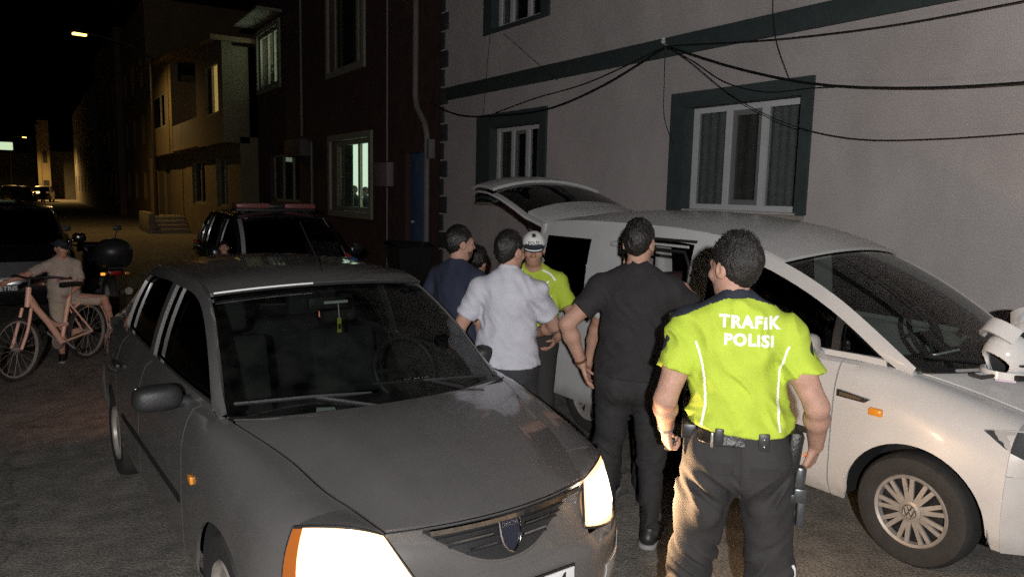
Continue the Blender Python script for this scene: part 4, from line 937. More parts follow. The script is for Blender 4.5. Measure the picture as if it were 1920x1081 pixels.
# person being questioned at the sliding door, mostly hidden
person('person', 'person in light grey shirt standing in the open van side door, mostly hidden', (3.30, 3.60, 0), rad(132), .945,
    dict(lw=(-.26, .10, .92), rw=(.30, .04, .93), build=1.0, head_yaw=rad(6)), skin=M_skin2, shirt=dict(mat=M_gshirt, hem=.92, sleeve=.60, seed=3.3), trousers=dict(mat=M_jean), shoes=M_shoe, vox=.0075, cvox=.009)
# dark haired person behind, only the hair shows
person('person', 'dark haired person in black seen between the navy and lilac shirts', (3.15, 5.40, 0), rad(-60), .845, dict(), shirt=dict(mat=M_navy, hem=.93, sleeve=1.2), trousers=dict(mat=M_navy), shoes=M_shoe, vox=.0085, cvox=.01, hairlen=.045, face=False)
# boy behind the grey car's roof
person('person', 'boy whose face shows just above the grey car roof', (2.15, 10.4, 0), rad(165), .715, dict(), shirt=dict(mat=M_navy, hem=.93, sleeve=.6), trousers=dict(mat=M_jean), shoes=M_shoe, vox=.0085, cvox=.01)

# onlookers in the windows and down the street: one plain dark figure, then copies
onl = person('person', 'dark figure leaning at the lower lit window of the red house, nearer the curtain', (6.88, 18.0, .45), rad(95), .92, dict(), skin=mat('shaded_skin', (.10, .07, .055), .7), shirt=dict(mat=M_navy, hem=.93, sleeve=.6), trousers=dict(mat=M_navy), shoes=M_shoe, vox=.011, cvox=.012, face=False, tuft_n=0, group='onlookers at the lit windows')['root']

for lb, lc, rz, k in (('dark figure leaning at the lower lit window of the red house, nearer the blue door', (6.92, 17.35, .42), 85, .92),
        ('dark figure at the upper lit window of the red house, nearer the ochre house', (6.66, 24.35, 4.2), 90, .95), ('dark figure at the upper lit window of the red house, nearer the van', (6.70, 23.55, 4.15), 80, .95)):
    c = copy_tree(onl); c.location = lc; c.rotation_euler.z = rad(rz); tag(c, lb)
for lb, lc, rz in (('dark figure standing in the far street before the parked cars', (-.33, 57.7, 0), 170), ('dark figure walking near the orange corner of the far street', (.95, 75, 0), 30)):
    c = copy_tree(onl); c.location = lc; c.rotation_euler.z = rad(rz); tag(c, lb, group='people far down the street')
# ------------------------------------------------------------------ vehicles
def lerp(a, b, t): return a+(b-a)*t
class CarShape:
    """x across (half car, +), y from the nose backwards, z up"""
    def __init__(s, st, arches, arch_r, roofline, belt=None):
        s.y = np.array([q[0] for q in st]); s.P = np.array([q[1] for q in st], float)       # stations: y, k points (x,z) top->bottom
        s.arch = arches; s.r = arch_r; s.rl = np.array(roofline, float)                       # roofline points (y,x,z), A base -> C base
    def column(s, y, n):
        k = s.P.shape[1]; c = np.stack([hermite(s.y, s.P[:, i], [y])[0] for i in range(k)])
        d = crom(c, 60)
        for ya in s.arch:
            if abs(y-ya[0]) < s.r:
                za = ya[1]+math.sqrt(s.r**2-(y-ya[0])**2); m_ = d[:, 1] >= za
                if m_.sum() >= 2 and not m_.all():
                    i = int(np.nonzero(m_)[0][-1]); a, b = d[i], d[min(i+1, 59)]; t = (a[1]-za)/max(a[1]-b[1], 1e-6); d = np.vstack([d[:i+1], a+(b-a)*t])
        L = np.r_[0, np.cumsum(np.linalg.norm(np.diff(d, axis=0), axis=1))]; q = np.linspace(0, L[-1], n)
        return np.stack([np.interp(q, L, d[:, 0]), np.interp(q, L, d[:, 1])], 1)
    def panel(s, y0, y1, side, n=16, step=.04, dx=0, ztop=None):
        ys = set(np.linspace(y0, y1, max(3, int((y1-y0)/step)+1)).tolist())
        for ya in s.arch:
            for t in np.linspace(-1, 1, 25):
                q = ya[0]+s.r*math.sin(t*PI/2)*.9999
                if y0 < q < y1: ys.add(q)
        rows = []
        for y in sorted(ys):
            c = s.column(y, n); rows.append([(side*(x+dx), y, z) for x, z in c])
        return rows
    def belt(s, y): return np.array([hermite(s.y, s.P[:, 0], [y])[0][0], y, hermite(s.y, s.P[:, 0], [y])[0][1]])
    def roof(s, y):
        q = hermite(s.rl[:, 0], s.rl[:, 1:], [y])[0]; return np.array([q[0], y, q[1]])
    def side(s, y, t, bulge=.02):
        b, r_ = s.belt(y), s.roof(y); p = b*(1-t)+r_*t; p[0] += bulge*4*t*(1-t); return p
    def side_patch(s, y0, y1, f0, f1, sd, n=14, nv=6, dx=0, dy=0):
        """f0/f1: functions or numbers: distance above belt, distance below roofline (m)"""
        rows = []
        for y in np.linspace(y0, y1, n):
            h = max(s.roof(y)[2]-s.belt(y)[2], .02); t0 = min(f0/h, .98) if f0 >= 0 else 0; t1 = max(1-f1/h, t0+.01)
            rows.append([(sd*(p[0]+dx), p[1]+dy, p[2]) for p in (s.side(y, t) for t in np.linspace(t0, t1, nv))])
        return rows
def mirror_pts(p): p = np.asarray(p, float).copy(); p[..., 0] *= -1; return p
def arc3(a, m_, b, n=17):
    """curve through three points (parabola)"""
    a, m_, b = [np.asarray(q, float) for q in (a, m_, b)]; t = np.linspace(0, 1, n)[:, None]
    c = 2*m_-.5*(a+b); return (1-t)**2*a+2*t*(1-t)*c+t*t*b
M_tyre = mat('tyre_rubber', (.028, .027, .026), .8, var=.25, vscale=12, bump=.3, bscale=50)
M_steel = mat('wheel_silver', (.36, .33, .30), .42, metal=.25, var=.15, vscale=20)
M_under = mat('underbody_black', (.012, .012, .012), .9)
M_chrome = mat('chrome', (.75, .75, .76), .12, metal=1)
M_trim = mat('black_trim', (.020, .020, .021), .5, var=.15, vscale=12, bump=.2, bscale=150)
M_seat = fabric('grey_seat_cloth', (.028, .028, .03)); M_dash = mat('dark_dashboard', (.02, .02, .021), .6, var=.1)
M_cglass = glass('car_glass', (.40, .45, .42), 1.5, .015, (.30, .31, .29), .03)
M_dglass = glass('tinted_car_glass', (.10, .11, .11), 1.5, .015)
M_red = mat('red_lens', (.35, .01, .008), .2, coat=.5); M_amber = mat('amber_lens', (.8, .30, .03), .2, coat=.5)
M_clear = glass('lamp_cover_glass', (.9, .9, .9), 1.45, .03)
def wheel(parent, loc, r, w, side, style='steel', rimr=.62, spokes=10, cap_letters=None):
    t_ = MB(); R = r; h = w/2; n = 48
    t_.lathe([(R*rimr, -h*.85), (R*.80, -h), (R*.93, -h*.92), (R*.985, -h*.68), (R, -h*.45), (R, h*.45), (R*.985, h*.68), (R*.93, h*.92), (R*.80, h), (R*rimr, h*.85), (R*rimr*.98, 0), (R*rimr, -h*.85)], n, 'x')
    wo = part('wheel', t_, M_tyre, parent, 40); wo.location = loc
    rim = MB(); rr = R*rimr; o = side*h*.80
    rim.lathe([(rr*1.0, o+side*.004), (rr*.97, o+side*.012), (rr*.90, o+side*.004), (rr*.88, o-side*.03)], n, 'x'); ro = part('rim', rim, M_steel, wo, 40)
    dk = MB(); dk.lathe([(rr*.985, o-side*.05), (0.0001, o-side*.05)], n, 'x'); part('brake_disc', dk, M_under, wo, None)
    if style == 'cover':
        for i in range(spokes):
            a = 2*PI*i/spokes
            for da in (-.13, .13):
                sp_ = MB(); c, s_ = math.cos(a+da), math.sin(a+da); t1 = (-s_, c)
                w0, w1 = rr*.065, rr*.055
                P_ = []
                for rad_, wd, ox in ((rr*.22, w0, o+side*.002), (rr*.93, w1, o-side*.004)):
                    for k in (-1, 1): P_.append((ox, c*rad_+t1[0]*k*wd, s_*rad_+t1[1]*k*wd))
                sp_.prism([P_[0], P_[1], P_[3], P_[2]], (-side*.014, 0, 0)); part('spoke', sp_, M_steel, ro, 20)
        hb = MB().lathe([(rr*.30, o-side*.01), (rr*.29, o+side*.008), (rr*.22, o+side*.013), (rr*.21, o+side*.010), (.0001, o+side*.010)], 28, 'x'); hbo = part('hub_cap', hb, M_steel, wo, 40)
        if cap_letters:
            q = rr*.17; lm = MB()
            def stroke(a, b):
                a, b = Vector(a), Vector(b); d = (b-a).normalized(); n_ = Vector((-d.y, d.x))*q*.10
                lm.prism([(o+side*.0105, p.x, p.y) for p in (a-n_, a+n_, b+n_, b-n_)], (side*.004, 0, 0))
            for s_ in (-1, 1):
                stroke((s_*q*.38, q*.88), (0, q*.10)); stroke((s_*q*.80, q*.45), (s_*q*.42, -q*.75)); stroke((s_*q*.42, -q*.75), (0, -.02*q))
            part('emblem', lm, M_chrome, hbo, None)
            part('emblem_ring', MB().lathe([(q*1.02, o+side*.0105), (q*1.02, o+side*.014), (q*1.15, o+side*.014), (q*1.15, o+side*.0105)], 28, 'x'), M_chrome, hbo, 40)
    else:
        fc_ = MB().lathe([(rr*.90, o-side*.02), (rr*.72, o-side*.012), (rr*.5, o-side*.03), (rr*.25, o-side*.005), (.0001, o-side*.003)], 32, 'x'); part('wheel_disc', fc_, M_steel if style == 'steel' else M_trim, wo, 40)
    return wo
def arch_liner(parent, yc, zc, r, x_out, x_in, side):
    rows = []
    for a in np.linspace(-.03*PI, 1.03*PI, 26): rows.append([(side*x, yc+r*math.cos(a), zc+r*math.sin(a)) for x in np.linspace(x_out, x_in, 3)])
    g_ = MB().grid(rows); n = 26
    g_.add([(side*x_in, yc+r*math.cos(a), zc+r*math.sin(a)) for a in np.linspace(-.03*PI, 1.03*PI, n)], [tuple(range(n))]); part('wheel_arch_liner', g_, M_under, parent, 50)
def car_common(root, C, spec, paint, glassm, detail=True):
    """panels shared by every car. spec: y splits, hood, roof etc."""
    L = spec['L']; g = .004; sp = spec['splits']   # fender | front door | rear door | quarter
    names = spec.get('names', ['front_fender', 'front_door', 'rear_door', 'rear_quarter'])
    out = {}
    for sd in (-1, 1):
        for i, nm in enumerate(names):
            if (sd, nm) in spec.get('skip', ()): continue
            out[(sd, nm)] = part(nm, MB().grid(C.panel(sp[i]+g, sp[i+1]-g, sd, spec.get('nv', 16), spec.get('step', .045)), .012), paint, root, 35)
    # roofline frame strips, pillars, windows
    rl = C.rl; ya, yc_ = rl[0, 0], rl[-1, 0]
    yw0, yw1 = spec['win']  # first and last y of the glazed band
    for sd in (-1, 1):
        fr = MB(); n_ = 40; rows = []
        for y in np.linspace(ya+.02, yc_-.02, n_):
            h = max(C.roof(y)[2]-C.belt(y)[2], .02); t0 = max(1-spec['rail']/h, 0.); rows.append([(sd*p[0], p[1], p[2]) for p in (C.side(y, t) for t in np.linspace(t0, 1, 4))])
        fr.grid(rows, .02)
        for (a, b) in spec['pillars']: fr.grid(C.side_patch(a, b, 0, 0, sd, max(4, int((b-a)/.08)+3), 8), .02)
        fr.grid(C.side_patch(yw0, yw1, 0, 9, sd, 24, 2) if False else [[(sd*p[0], p[1], p[2]) for p in (C.side(y, t) for t in np.linspace(0, min(.035/max(C.roof(y)[2]-C.belt(y)[2], .036), 1), 3))] for y in np.linspace(yw0, yw1, 30)], .02)
        if not (sd, 'frame') in spec.get('skip', ()): part('door_frame', fr, spec.get('frame_mat', paint), root, 35)
        for (a, b, gm) in spec['windows']:
            if (sd, a) in spec.get('skip', ()): continue
            part('side_window', MB().grid(C.side_patch(a, b, .0, spec['rail']*.6, sd, 14, 8, -.012)), gm or glassm, root, 60)
    # windscreen, roof, rear window
    yf, yr = spec['roof_y']; nU, nV = 21, 15
    lf = np.array([C.roof(y) for y in np.linspace(ya, yf, nV)]); rf = np.array([C.roof(y) for y in np.linspace(yf, yr, 25)]); bk = np.array([C.roof(y) for y in np.linspace(yr, yc_, nV)])
    cow = arc3(mirror_pts(lf[0]), (0, spec['cowl'][0], spec['cowl'][1]), lf[0], nU); rfr = arc3(mirror_pts(rf[0]), (0, spec['roof_f'][0], spec['roof_f'][1]), rf[0], nU)
    rrr = arc3(mirror_pts(rf[-1]), (0, spec['roof_r'][0], spec['roof_r'][1]), rf[-1], nU); rb = arc3(mirror_pts(bk[-1]), (0, spec['rear_b'][0], spec['rear_b'][1]), bk[-1], nU)
    ws = coons(cow, rfr, mirror_pts(lf), lf); ws = ws-np.array((0, -.004, .008))
    out['windshield'] = part('windshield', MB().grid(ws), spec.get('ws_glass', glassm), root, 60)
    rf_g = coons(rfr, rrr, mirror_pts(rf), rf); rf_g[:, :, 2] += spec.get('crown', .0)*(np.sin(np.linspace(0, PI, 25))[None]*(1-np.linspace(-1, 1, nU)[:, None]**2))
    out['roof'] = part('roof', MB().grid(rf_g, -.02), paint, root, 40)
    if spec.get('rear_glass', True):
        out['rear_window'] = part('rear_window', MB().grid(coons(rrr, rb, mirror_pts(bk), bk)), glassm, root, 60)
    # hood
    if 'hood_f' in spec:
        hf = arc3((-spec['hood_f'][0], spec['hood_f'][1], spec['hood_f'][2]), (0, spec['hood_c'][0], spec['hood_c'][1]), spec['hood_f'], nU)
        sy = np.linspace(spec['hood_f'][1], spec['hood_r'], 21)
        se = []
        for t, y in zip(np.linspace(0, 1, 21), sy):
            y2 = max(y, C.y[0]); b = C.belt(y2); q = np.array((b[0], y, b[2]))
            if y < C.y[0]: f_ = (y-spec['hood_f'][1])/(C.y[0]-spec['hood_f'][1]); q = np.array(spec['hood_f'])*(1-f_)+C.belt(C.y[0])*f_
            q[0] -= .005; se.append(q)
        se = np.array(se); hr_ = arc3(mirror_pts(se[-1]), (0, spec['hood_rc'][0], spec['hood_rc'][1]), se[-1], nU)
        hg = coons(hf, hr_, mirror_pts(se), se)
        u = np.linspace(-1, 1, nU)[:, None]; v = np.linspace(0, 1, 21)[None]
        hg[:, :, 2] += spec.get('hood_bulge', .03)*np.sin(v*PI)*(1-u**2)+spec.get('hood_crease', 0)*np.exp(-((np.abs(u)-.62)/.10)**2)*np.sin(v*PI)**.7
        out['hood'] = part('hood', MB().grid(hg, -.012), paint, root, 40)
        out['hood_curve'] = hf
    # floor pan and wheels
    zf = spec.get('floor', .22)
    part('underbody', MB().box((-.62*spec['W']/.87, .35, zf), (.62*spec['W']/.87, L-.35, zf+.12), .02), M_under, root)
    for sd in (-1, 1):
        for (yw, zw) in C.arch: arch_liner(root, yw, zw, C.r+.01, spec['W']-.03, spec['W']-.34, sd)
    return out
def interior(root, W, y_dash, z_dash, y_seat, wheel_side, y_rear=None, zb=.55, hz=1.15):
    ds = MB().box((-W+.08, y_dash-.28, z_dash-.38), (W-.08, y_dash+.22, z_dash-.07), .05); part('dashboard', ds, M_dash, root)
    for x in (-.36, .36):
        s_ = MB(); s_.box((x-.24, y_seat-.25, zb-.2), (x+.24, y_seat+.25, zb), .05); b = MB().box((-.23, -.06, 0), (.23, .06, .60), .05); b.box((-.12, -.05, .62), (.12, .05, .82), .045)
        b.xf(Matrix.Translation((x, y_seat+.28, zb-.03))@Matrix.Rotation(rad(-14), 4, 'X')); s_.add(b.v, b.f); part('seat', s_, M_seat, root)
    if y_rear:
        s_ = MB(); s_.box((-W+.2, y_rear-.25, zb-.2), (W-.2, y_rear+.25, zb), .05); s_.box((-W+.2, y_rear+.22, zb-.02), (W-.2, y_rear+.36, hz-.1), .05)
        for x in (-.4, .4): s_.box((x-.12, y_rear+.24, hz-.08), (x+.12, y_rear+.34, hz+.08), .03)
        part('rear_seat', s_, M_seat, root)
    st_ = MB(); c = Vector((wheel_side*.36, y_dash+.30, z_dash+.02)); pts = []
    Rm = Matrix.Rotation(rad(62), 3, 'X')
    for i in range(25): a = 2*PI*i/24; pts.append(c+Rm@Vector((.185*math.cos(a), .185*math.sin(a), 0)))
    st_.tube(pts, .016, 8, False)
    for a in (0, PI, -PI/2): st_.tube([c, c+Rm@Vector((.18*math.cos(a), .18*math.sin(a), 0))], .014, 6)
    st_.tube([c, c+Vector((0, -.18, -.10))], .03, 8); part('steering_wheel', st_, M_trim, root, 50)
def plate(root, c, text, size, facing=-1, tilt=0, w=.52, h=.112, name='number_plate', text_x=.018):
    p = MB().box((-w/2, -.006, -h/2), (w/2, .006, h/2), .003); o = part(name, p, mat('plate_white', (.8, .8, .8), .4), root); o.location = c
    if facing > 0: o.rotation_euler.z = PI
    part('plate_frame', MB().box((-w/2-.008, .0, -h/2-.008), (w/2+.008, .008, h/2+.008), .003), M_trim, o)
    part('country_strip', MB().box((-w/2+.003, -.0075, -h/2+.003), (-w/2+.042, -.0062, h/2-.003)), mat('plate_blue', (.02, .06, .35), .5), o)
    me = text_mesh(text, size, .0015, .0006)
    for v in me.vertices: v.co = Vector((v.co.x+text_x, -.0072-v.co.z, v.co.y))
    link('lettering', me, mat('plate_ink', (.02, .02, .02), .5), o)
    return o
def side_mirror(root, x, y, z, sd, m_, sz=(.11, .075, .062), glass_m=None):
    b = MB(); bm = bmesh.new(); bmesh.ops.create_uvsphere(bm, u_segments=20, v_segments=14, radius=1)
    for v in bm.verts:
        q = v.co; e = lambda t: math.copysign(abs(t)**.65, t); v.co = Vector((e(q.x)*sz[0], (e(q.y)*sz[1]) if q.y < 0 else e(q.y)*sz[1]*.25, e(q.z)*sz[2]))
    b.add([v.co for v in bm.verts], [[v.index for v in f.verts] for f in bm.faces]); bm.free()
    b.tube([(-sd*sz[0]*.8, 0, -sz[2]*.5), (-sd*(sz[0]+.10), .01, -sz[2]*.9)], [.03, .035], 8)
    o = part('side_mirror', b, m_, root, 50); o.location = (x, y, z)
    part('mirror_glass', MB().box((-sz[0]*.8, sz[1]*.26, -sz[2]*.75), (sz[0]*.8, sz[1]*.29, sz[2]*.75), .004), M_chrome, o)
    return o

# ---------- the dark grey saloon with its headlights on
M_gpaint = mat('dark_grey_metallic_paint', (.14, .135, .133), .36, metal=.30, var=.09, vscale=2.6, coat=1.0, bump=.02, bscale=400, detail=9, speck=(260, .10))
dirt(M_gpaint, .2, .75, (.20, .175, .145), .55)
SAL = thing('saloon_car', 'dark grey saloon car with its headlights on in the foreground', 'car', (1.48, 2.22, 0), rad(3.5))
st = [(.32, [(.525, .833), (.645, .832), (.728, .785), (.772, .66), (.785, .46), (.78, .32), (.76, .24)]),
      (.40, [(.555, .850), (.68, .845), (.765, .790), (.812, .66), (.822, .46), (.815, .32), (.79, .24)]),
      (.70, [(.615, .915), (.73, .905), (.815, .83), (.855, .66), (.860, .45), (.848, .30), (.81, .21)]),
      (1.15, [(.725, .985), (.79, .972), (.845, .88), (.870, .66), (.870, .44), (.855, .28), (.81, .20)]),
      (1.55, [(.765, 1.0), (.805, .985), (.850, .89), (.872, .66), (.872, .44), (.857, .28), (.81, .20)]),
      (2.5, [(.775, 1.01), (.810, .99), (.852, .89), (.872, .66), (.872, .44), (.857, .28), (.81, .20)]),
      (3.3, [(.765, 1.03), (.805, 1.0), (.850, .90), (.870, .67), (.868, .45), (.85, .29), (.81, .22)]),
      (3.8, [(.715, 1.045), (.775, 1.01), (.835, .90), (.855, .68), (.850, .46), (.83, .32), (.79, .25)]),
      (4.2, [(.66, 1.04), (.725, 1.0), (.785, .90), (.805, .68), (.80, .46), (.78, .34), (.74, .27)])]
rl = [(1.16, .728, .985), (1.45, .675, 1.22), (1.84, .612, 1.435), (2.4, .605, 1.485), (2.9, .60, 1.475), (3.32, .595, 1.42), (3.55, .635, 1.27), (3.86, .70, 1.045)]
CS = CarShape(st, [(.84, .30), (3.47, .30)], .345, rl)
spec = dict(L=4.25, W=.87, splits=[.325, 1.42, 2.45, 3.22, 4.2], win=(1.25, 3.6), rail=.055, pillars=[(2.41, 2.50), (3.34, 3.86)], windows=[(1.30, 2.41, None), (2.50, 3.36, None)],
            roof_y=(1.84, 3.32), cowl=(.93, 1.0), roof_f=(1.76, 1.475), roof_r=(3.40, 1.465), rear_b=(3.98, 1.06), crown=.028, hood_f=(.47, .15, .790), hood_c=(.055, .800), hood_r=1.10, hood_rc=(.90, 1.012), hood_bulge=.022, hood_crease=.010,
            ws_glass=M_cglass)
parts_s = car_common(SAL, CS, spec, M_gpaint, M_dglass)
# trunk lid and tail
tb0 = np.array([CS.belt(y) for y in np.linspace(3.86, 4.2, 8)]); cf = arc3(mirror_pts(tb0[0]), (0, 3.99, 1.062), tb0[0], 21); cr_ = arc3(mirror_pts(tb0[-1]), (0, 4.25, 1.05), tb0[-1], 21)
part('trunk_lid', MB().grid(coons(cf, cr_, mirror_pts(tb0), tb0), -.01), M_gpaint, SAL, 40)
def wrap(yfun, rows, n=33):
    """horizontal band: rows = (z, half width, y offset)"""
    g_ = []
    for z, w_, dy in rows: g_.append([(w_*t, yfun(t)+dy, z) for t in np.linspace(-1, 1, n)])
    return g_
tail = lambda t: 4.25-.05*abs(t)**3
part('tail_panel', MB().grid(wrap(tail, [(1.045, .66, 0), (.9, .775, .005), (.72, .80, .0), (.60, .80, 0)]), .01), M_gpaint, SAL, 50)
part('rear_bumper', MB().grid(wrap(lambda t: 4.27-.08*abs(t)**4, [(.62, .81, 0), (.52, .82, .03), (.36, .81, .03), (.26, .76, 0)]), .02), M_gpaint, SAL, 50)
for sd in (-1, 1):
    tl = MB().grid([[(sd*x, 4.265-.06*(x/.80)**3, z) for x in np.linspace(.52, .73, 5)] for z in np.linspace(.70, .98, 6)], .01); tlo = part('tail_light', tl, mat('tail_lamp_lit', (.3, .01, .01), .3, emit=(1, .33, .19), es=4), SAL)
# front: headlights, grille, bumper
for o_ in [c for c in SAL.children if c.name.startswith('tail_light')]:
    al = bpy.data.lights.new('tail_glow', 'AREA'); al.shape = 'RECTANGLE'; al.size = .18; al.size_y = .24; al.energy = 2.4; al.color = (1, .45, .30); ao = bpy.data.objects.new('tail_glow', al); COL.objects.link(ao); ao.parent = o_
    xs = [v.co.x for v in o_.data.vertices]; ao.location = ((min(xs)+max(xs))/2, 4.30, .84); ao.rotation_euler = Vector((0, 1, 0)).to_track_quat('-Z', 'Z').to_euler()
M_hl = mat('headlamp_glow', (.9, .9, .9), .3, emit=(1, .78, .42), es=1.7)
M_hle = mat('headlamp_edge_glow', (.9, .7, .5), .3, emit=(1, .50, .16), es=2.4)
M_hlc = mat('headlamp_core', (.9, .9, .9), .3, emit=(1, .88, .70), es=5)
M_ind = mat('indicator_glow', (.22, .07, .015), .3, emit=(1, .24, .03), es=.22)
nosample(M_hlc, M_hl, M_hle, M_ind, MATS['tail_lamp_lit'])
nose = lambda t: .0+.035*abs(t*.82/.5)**2*.6+.275*max(0, abs(t)-.45)**2/.30
def nose_y(x): return nose(x/.82)
def lightpatch(sd, u0, u1, v0, v1, out=0., nu=10, nv=7):
    top = arc3((.475, .155, .782), (.60, .200, .826), (.735, .33, .812), 21); bot = arc3((.395, .045, .628), (.60, .095, .60), (.776, .33, .605), 21)
    lft = np.linspace(bot[0], top[0], 9); rgt = arc3(bot[-1], (.768, .33, .71), top[-1], 9)
    G = coons(bot, top, lft, rgt); iu = np.linspace(u0, u1, nu)*20; iv = np.linspace(v0, v1, nv)*8
    o = np.zeros((nu, nv, 3))
    for a, x in enumerate(iu):
        for b, y in enumerate(iv):
            i, j = min(int(x), 19), min(int(y), 7); fx, fy = x-i, y-j
            o[a, b] = (G[i, j]*(1-fx)*(1-fy)+G[i+1, j]*fx*(1-fy)+G[i, j+1]*(1-fx)*fy+G[i+1, j+1]*fx*fy)
    cen = np.array((0, -1, .15))*out; o += cen; o[..., 0] *= sd
    return o
for sd in (-1, 1):
    h = part('headlight', MB().grid(lightpatch(sd, .0, 1, .0, 1, -.10), .006), M_under, SAL, 40)
    part('lamp_cover', MB().grid(lightpatch(sd, .015, .905, .02, .98, 0), .006), M_hle, h, 50)
    part('lamp_lens', MB().grid(lightpatch(sd, .08, .83, .10, .86, .006), .004), M_hl, h, 50)
    part('lamp_core', MB().grid(lightpatch(sd, .20, .68, .22, .74, .014), .004), M_hlc, h, 50)
    part('indicator', MB().grid(lightpatch(sd, .91, 1, .03, .97, 0), .006), M_ind, h, 50)
    part('lamp_rim', MB().tube([tuple(p) for p in np.concatenate([lightpatch(sd, 0, 1, 1, 1, .002, 16, 1)[:, 0], lightpatch(sd, 1, 1, 1, 0, .002, 1, 8)[0], lightpatch(sd, 1, 0, 0, 0, .002, 16, 1)[:, 0], lightpatch(sd, 0, 0, 0, 1, .002, 1, 8)[0]])], .006, 6), M_trim, h, 50)
    al = bpy.data.lights.new('headlight_beam', 'AREA'); al.shape = 'RECTANGLE'; al.size = .13; al.size_y = .09; al.energy = 22; al.color = (1, .62, .33)
    ao = bpy.data.objects.new('headlight_beam', al); COL.objects.link(ao); ao.parent = h; cpt = lightpatch(sd, .50, .50, .5, .5, .045, 1, 1)[0, 0]
    ao.location = cpt; ao.rotation_euler = Vector((sd*.50, -.80, -.06)).to_track_quat('-Z', 'Y').to_euler()
    # fender nose between bonnet seam and lamp
    s0 = np.array([np.array(spec['hood_f'])*(1-f)+CS.belt(.325)*f for f in np.linspace(0, 1, 12)])
    t0 = lightpatch(1, 0, 1, 1, 1, 0, 12, 1)[:, 0]
    nf = np.stack([s0*(1-k)+t0*k+np.array((0, 0, .012*4*k*(1-k)*1))*np.linspace(0, 1, 12)[:, None] for k in np.linspace(0, 1, 6)], 1); nf[..., 0] *= sd
    part('fender_nose', MB().grid(nf, .008), M_gpaint, SAL, 50)
bump_rows = [(.602, .815, .012), (.575, .822, -.02), (.50, .826, -.03), (.40, .826, -.03), (.33, .82, -.015), (.25, .80, .02), (.20, .77, .06)]
def bumper_pts(z0, z1, xa=-.826, xb=.826, out=0, n=41, m_=10):
    zs = np.array([r_[0] for r_ in bump_rows])[::-1]; dy = np.array([r_[2] for r_ in bump_rows])[::-1]; ww = np.array([r_[1] for r_ in bump_rows])[::-1]; rows = []
    for z in np.linspace(z0, z1, m_):
        d = np.interp(z, zs, dy); w_ = np.interp(z, zs, ww); rows.append([(x*w_/.826, nose_y(x)*.98+d-out+.0, z) for x in np.linspace(xa, xb, n)])
    return rows
part('front_bumper', MB().grid(bumper_pts(.602, .20), .02), M_gpaint, SAL, 50)
ap = arc3((-.47, .15, .788), (0, .052, .797), (.47, .15, .788), 25); bp_ = np.array([(x, nose_y(x)*.98+.010, .603) for x in np.linspace(-.40, .40, 25)])
GP = np.stack([ap*(1-k)+bp_*k+np.array((0, .03*4*k*(1-k), 0)) for k in np.linspace(0, 1, 10)], 1)
part('nose_panel', MB().grid(GP, .008), M_gpaint, SAL, 50)
def gp(u, k, out=0):
    """u: -1..1 across, k: 0 top..1 bottom of the nose panel"""
    i = (u+1)/2*24; a = min(int(i), 23); f = i-a; j = k*9; b = min(int(j), 8); e = j-b
    p = GP[a, b]*(1-f)*(1-e)+GP[a+1, b]*f*(1-e)+GP[a, b+1]*(1-f)*e+GP[a+1, b+1]*f*e; return p+np.array((0, -out, .2*out))
def bar(u0, u1, k0, k1, w0, w1, out, n=14): return MB().grid([[gp(u, lerp(k0, k1, t)-lerp(w0, w1, t)/2, out), gp(u, lerp(k0, k1, t)+lerp(w0, w1, t)/2, out)] for t, u in zip(np.linspace(0, 1, n), np.linspace(u0, u1, n))], .008)
lipk = lambda u: .10+.80*(1-abs(u/.74)**2.4)
part('grille_mouth', MB().grid([[gp(u, lerp(.03, lipk(u), t), .010) for t in np.linspace(0, 1, 10)] for u in np.linspace(-.74, .74, 30)], .004), M_trim, SAL, 50)
gm_ = mat('grille_chrome_dull', (.55, .55, .54), .10, metal=1)
part('grille_strip', bar(-.70, .86, .085, .085, .11, .11, .024, 30), mat('smoked_chrome', (.45, .45, .45), .07, metal=1), SAL)
for u0, u1, k in ((-.60, -.17, .36), (-.42, -.15, .56), (.17, .60, .36), (.15, .42, .56)): part('grille_bar', bar(u0, u1, k, k, .035, .03, .026), gm_, SAL)
for k, u in ((.26, .66), (.46, .58), (.64, .44)): part('grille_slat', bar(-u, u, k, k, .04, .04, .016, 20), M_trim, SAL)
lipu = [gp(-.70, .06, .008)]+[gp(-.70+.70*math.sin(t), .06+.80*(1-math.cos(t)) if False else .10+.78*math.sin(t)**1.0*1.0, .008) for t in np.linspace(.05, PI/2, 14)]
lip = [tuple(gp(u, lipk(u), .010)) for u in np.linspace(-.74, .74, 40)]
part('grille_surround', MB().tube(lip, .006, 8), M_gpaint, SAL, 50)
# badge: shield with raised rim and lettering
bc = Vector(gp(.0, .44, .036)); Rb = Matrix.Rotation(rad(-14), 3, 'X')
shp = [(-.045, .058), (.045, .058), (.044, .0), (.036, -.035), (.018, -.060), (0, -.070), (-.018, -.060), (-.036, -.035), (-.044, 0)]
bd = MB().prism([bc+Rb@Vector((x, 0, z)) for x, z in shp], Rb@Vector((0, .02, 0))); bo_ = part('badge', bd, mat('badge_dark_blue', (.018, .020, .035), .25, coat=.6), SAL)
part('badge_rim', MB().tube([bc+Rb@Vector((x*1.04, -.001, z*1.04)) for x, z in shp+shp[:1]], .006, 6, False), gm_, bo_, 60)
me = text_mesh('DACIA', .026, .0004, .0008)
for v in me.vertices: v.co = bc+Rb@Vector((v.co.x, -.0025-v.co.z, v.co.y+.034))
link('lettering', me, gm_, bo_)
plate(SAL, (.0, -.05, .485), '04', .118, text_x=.165)
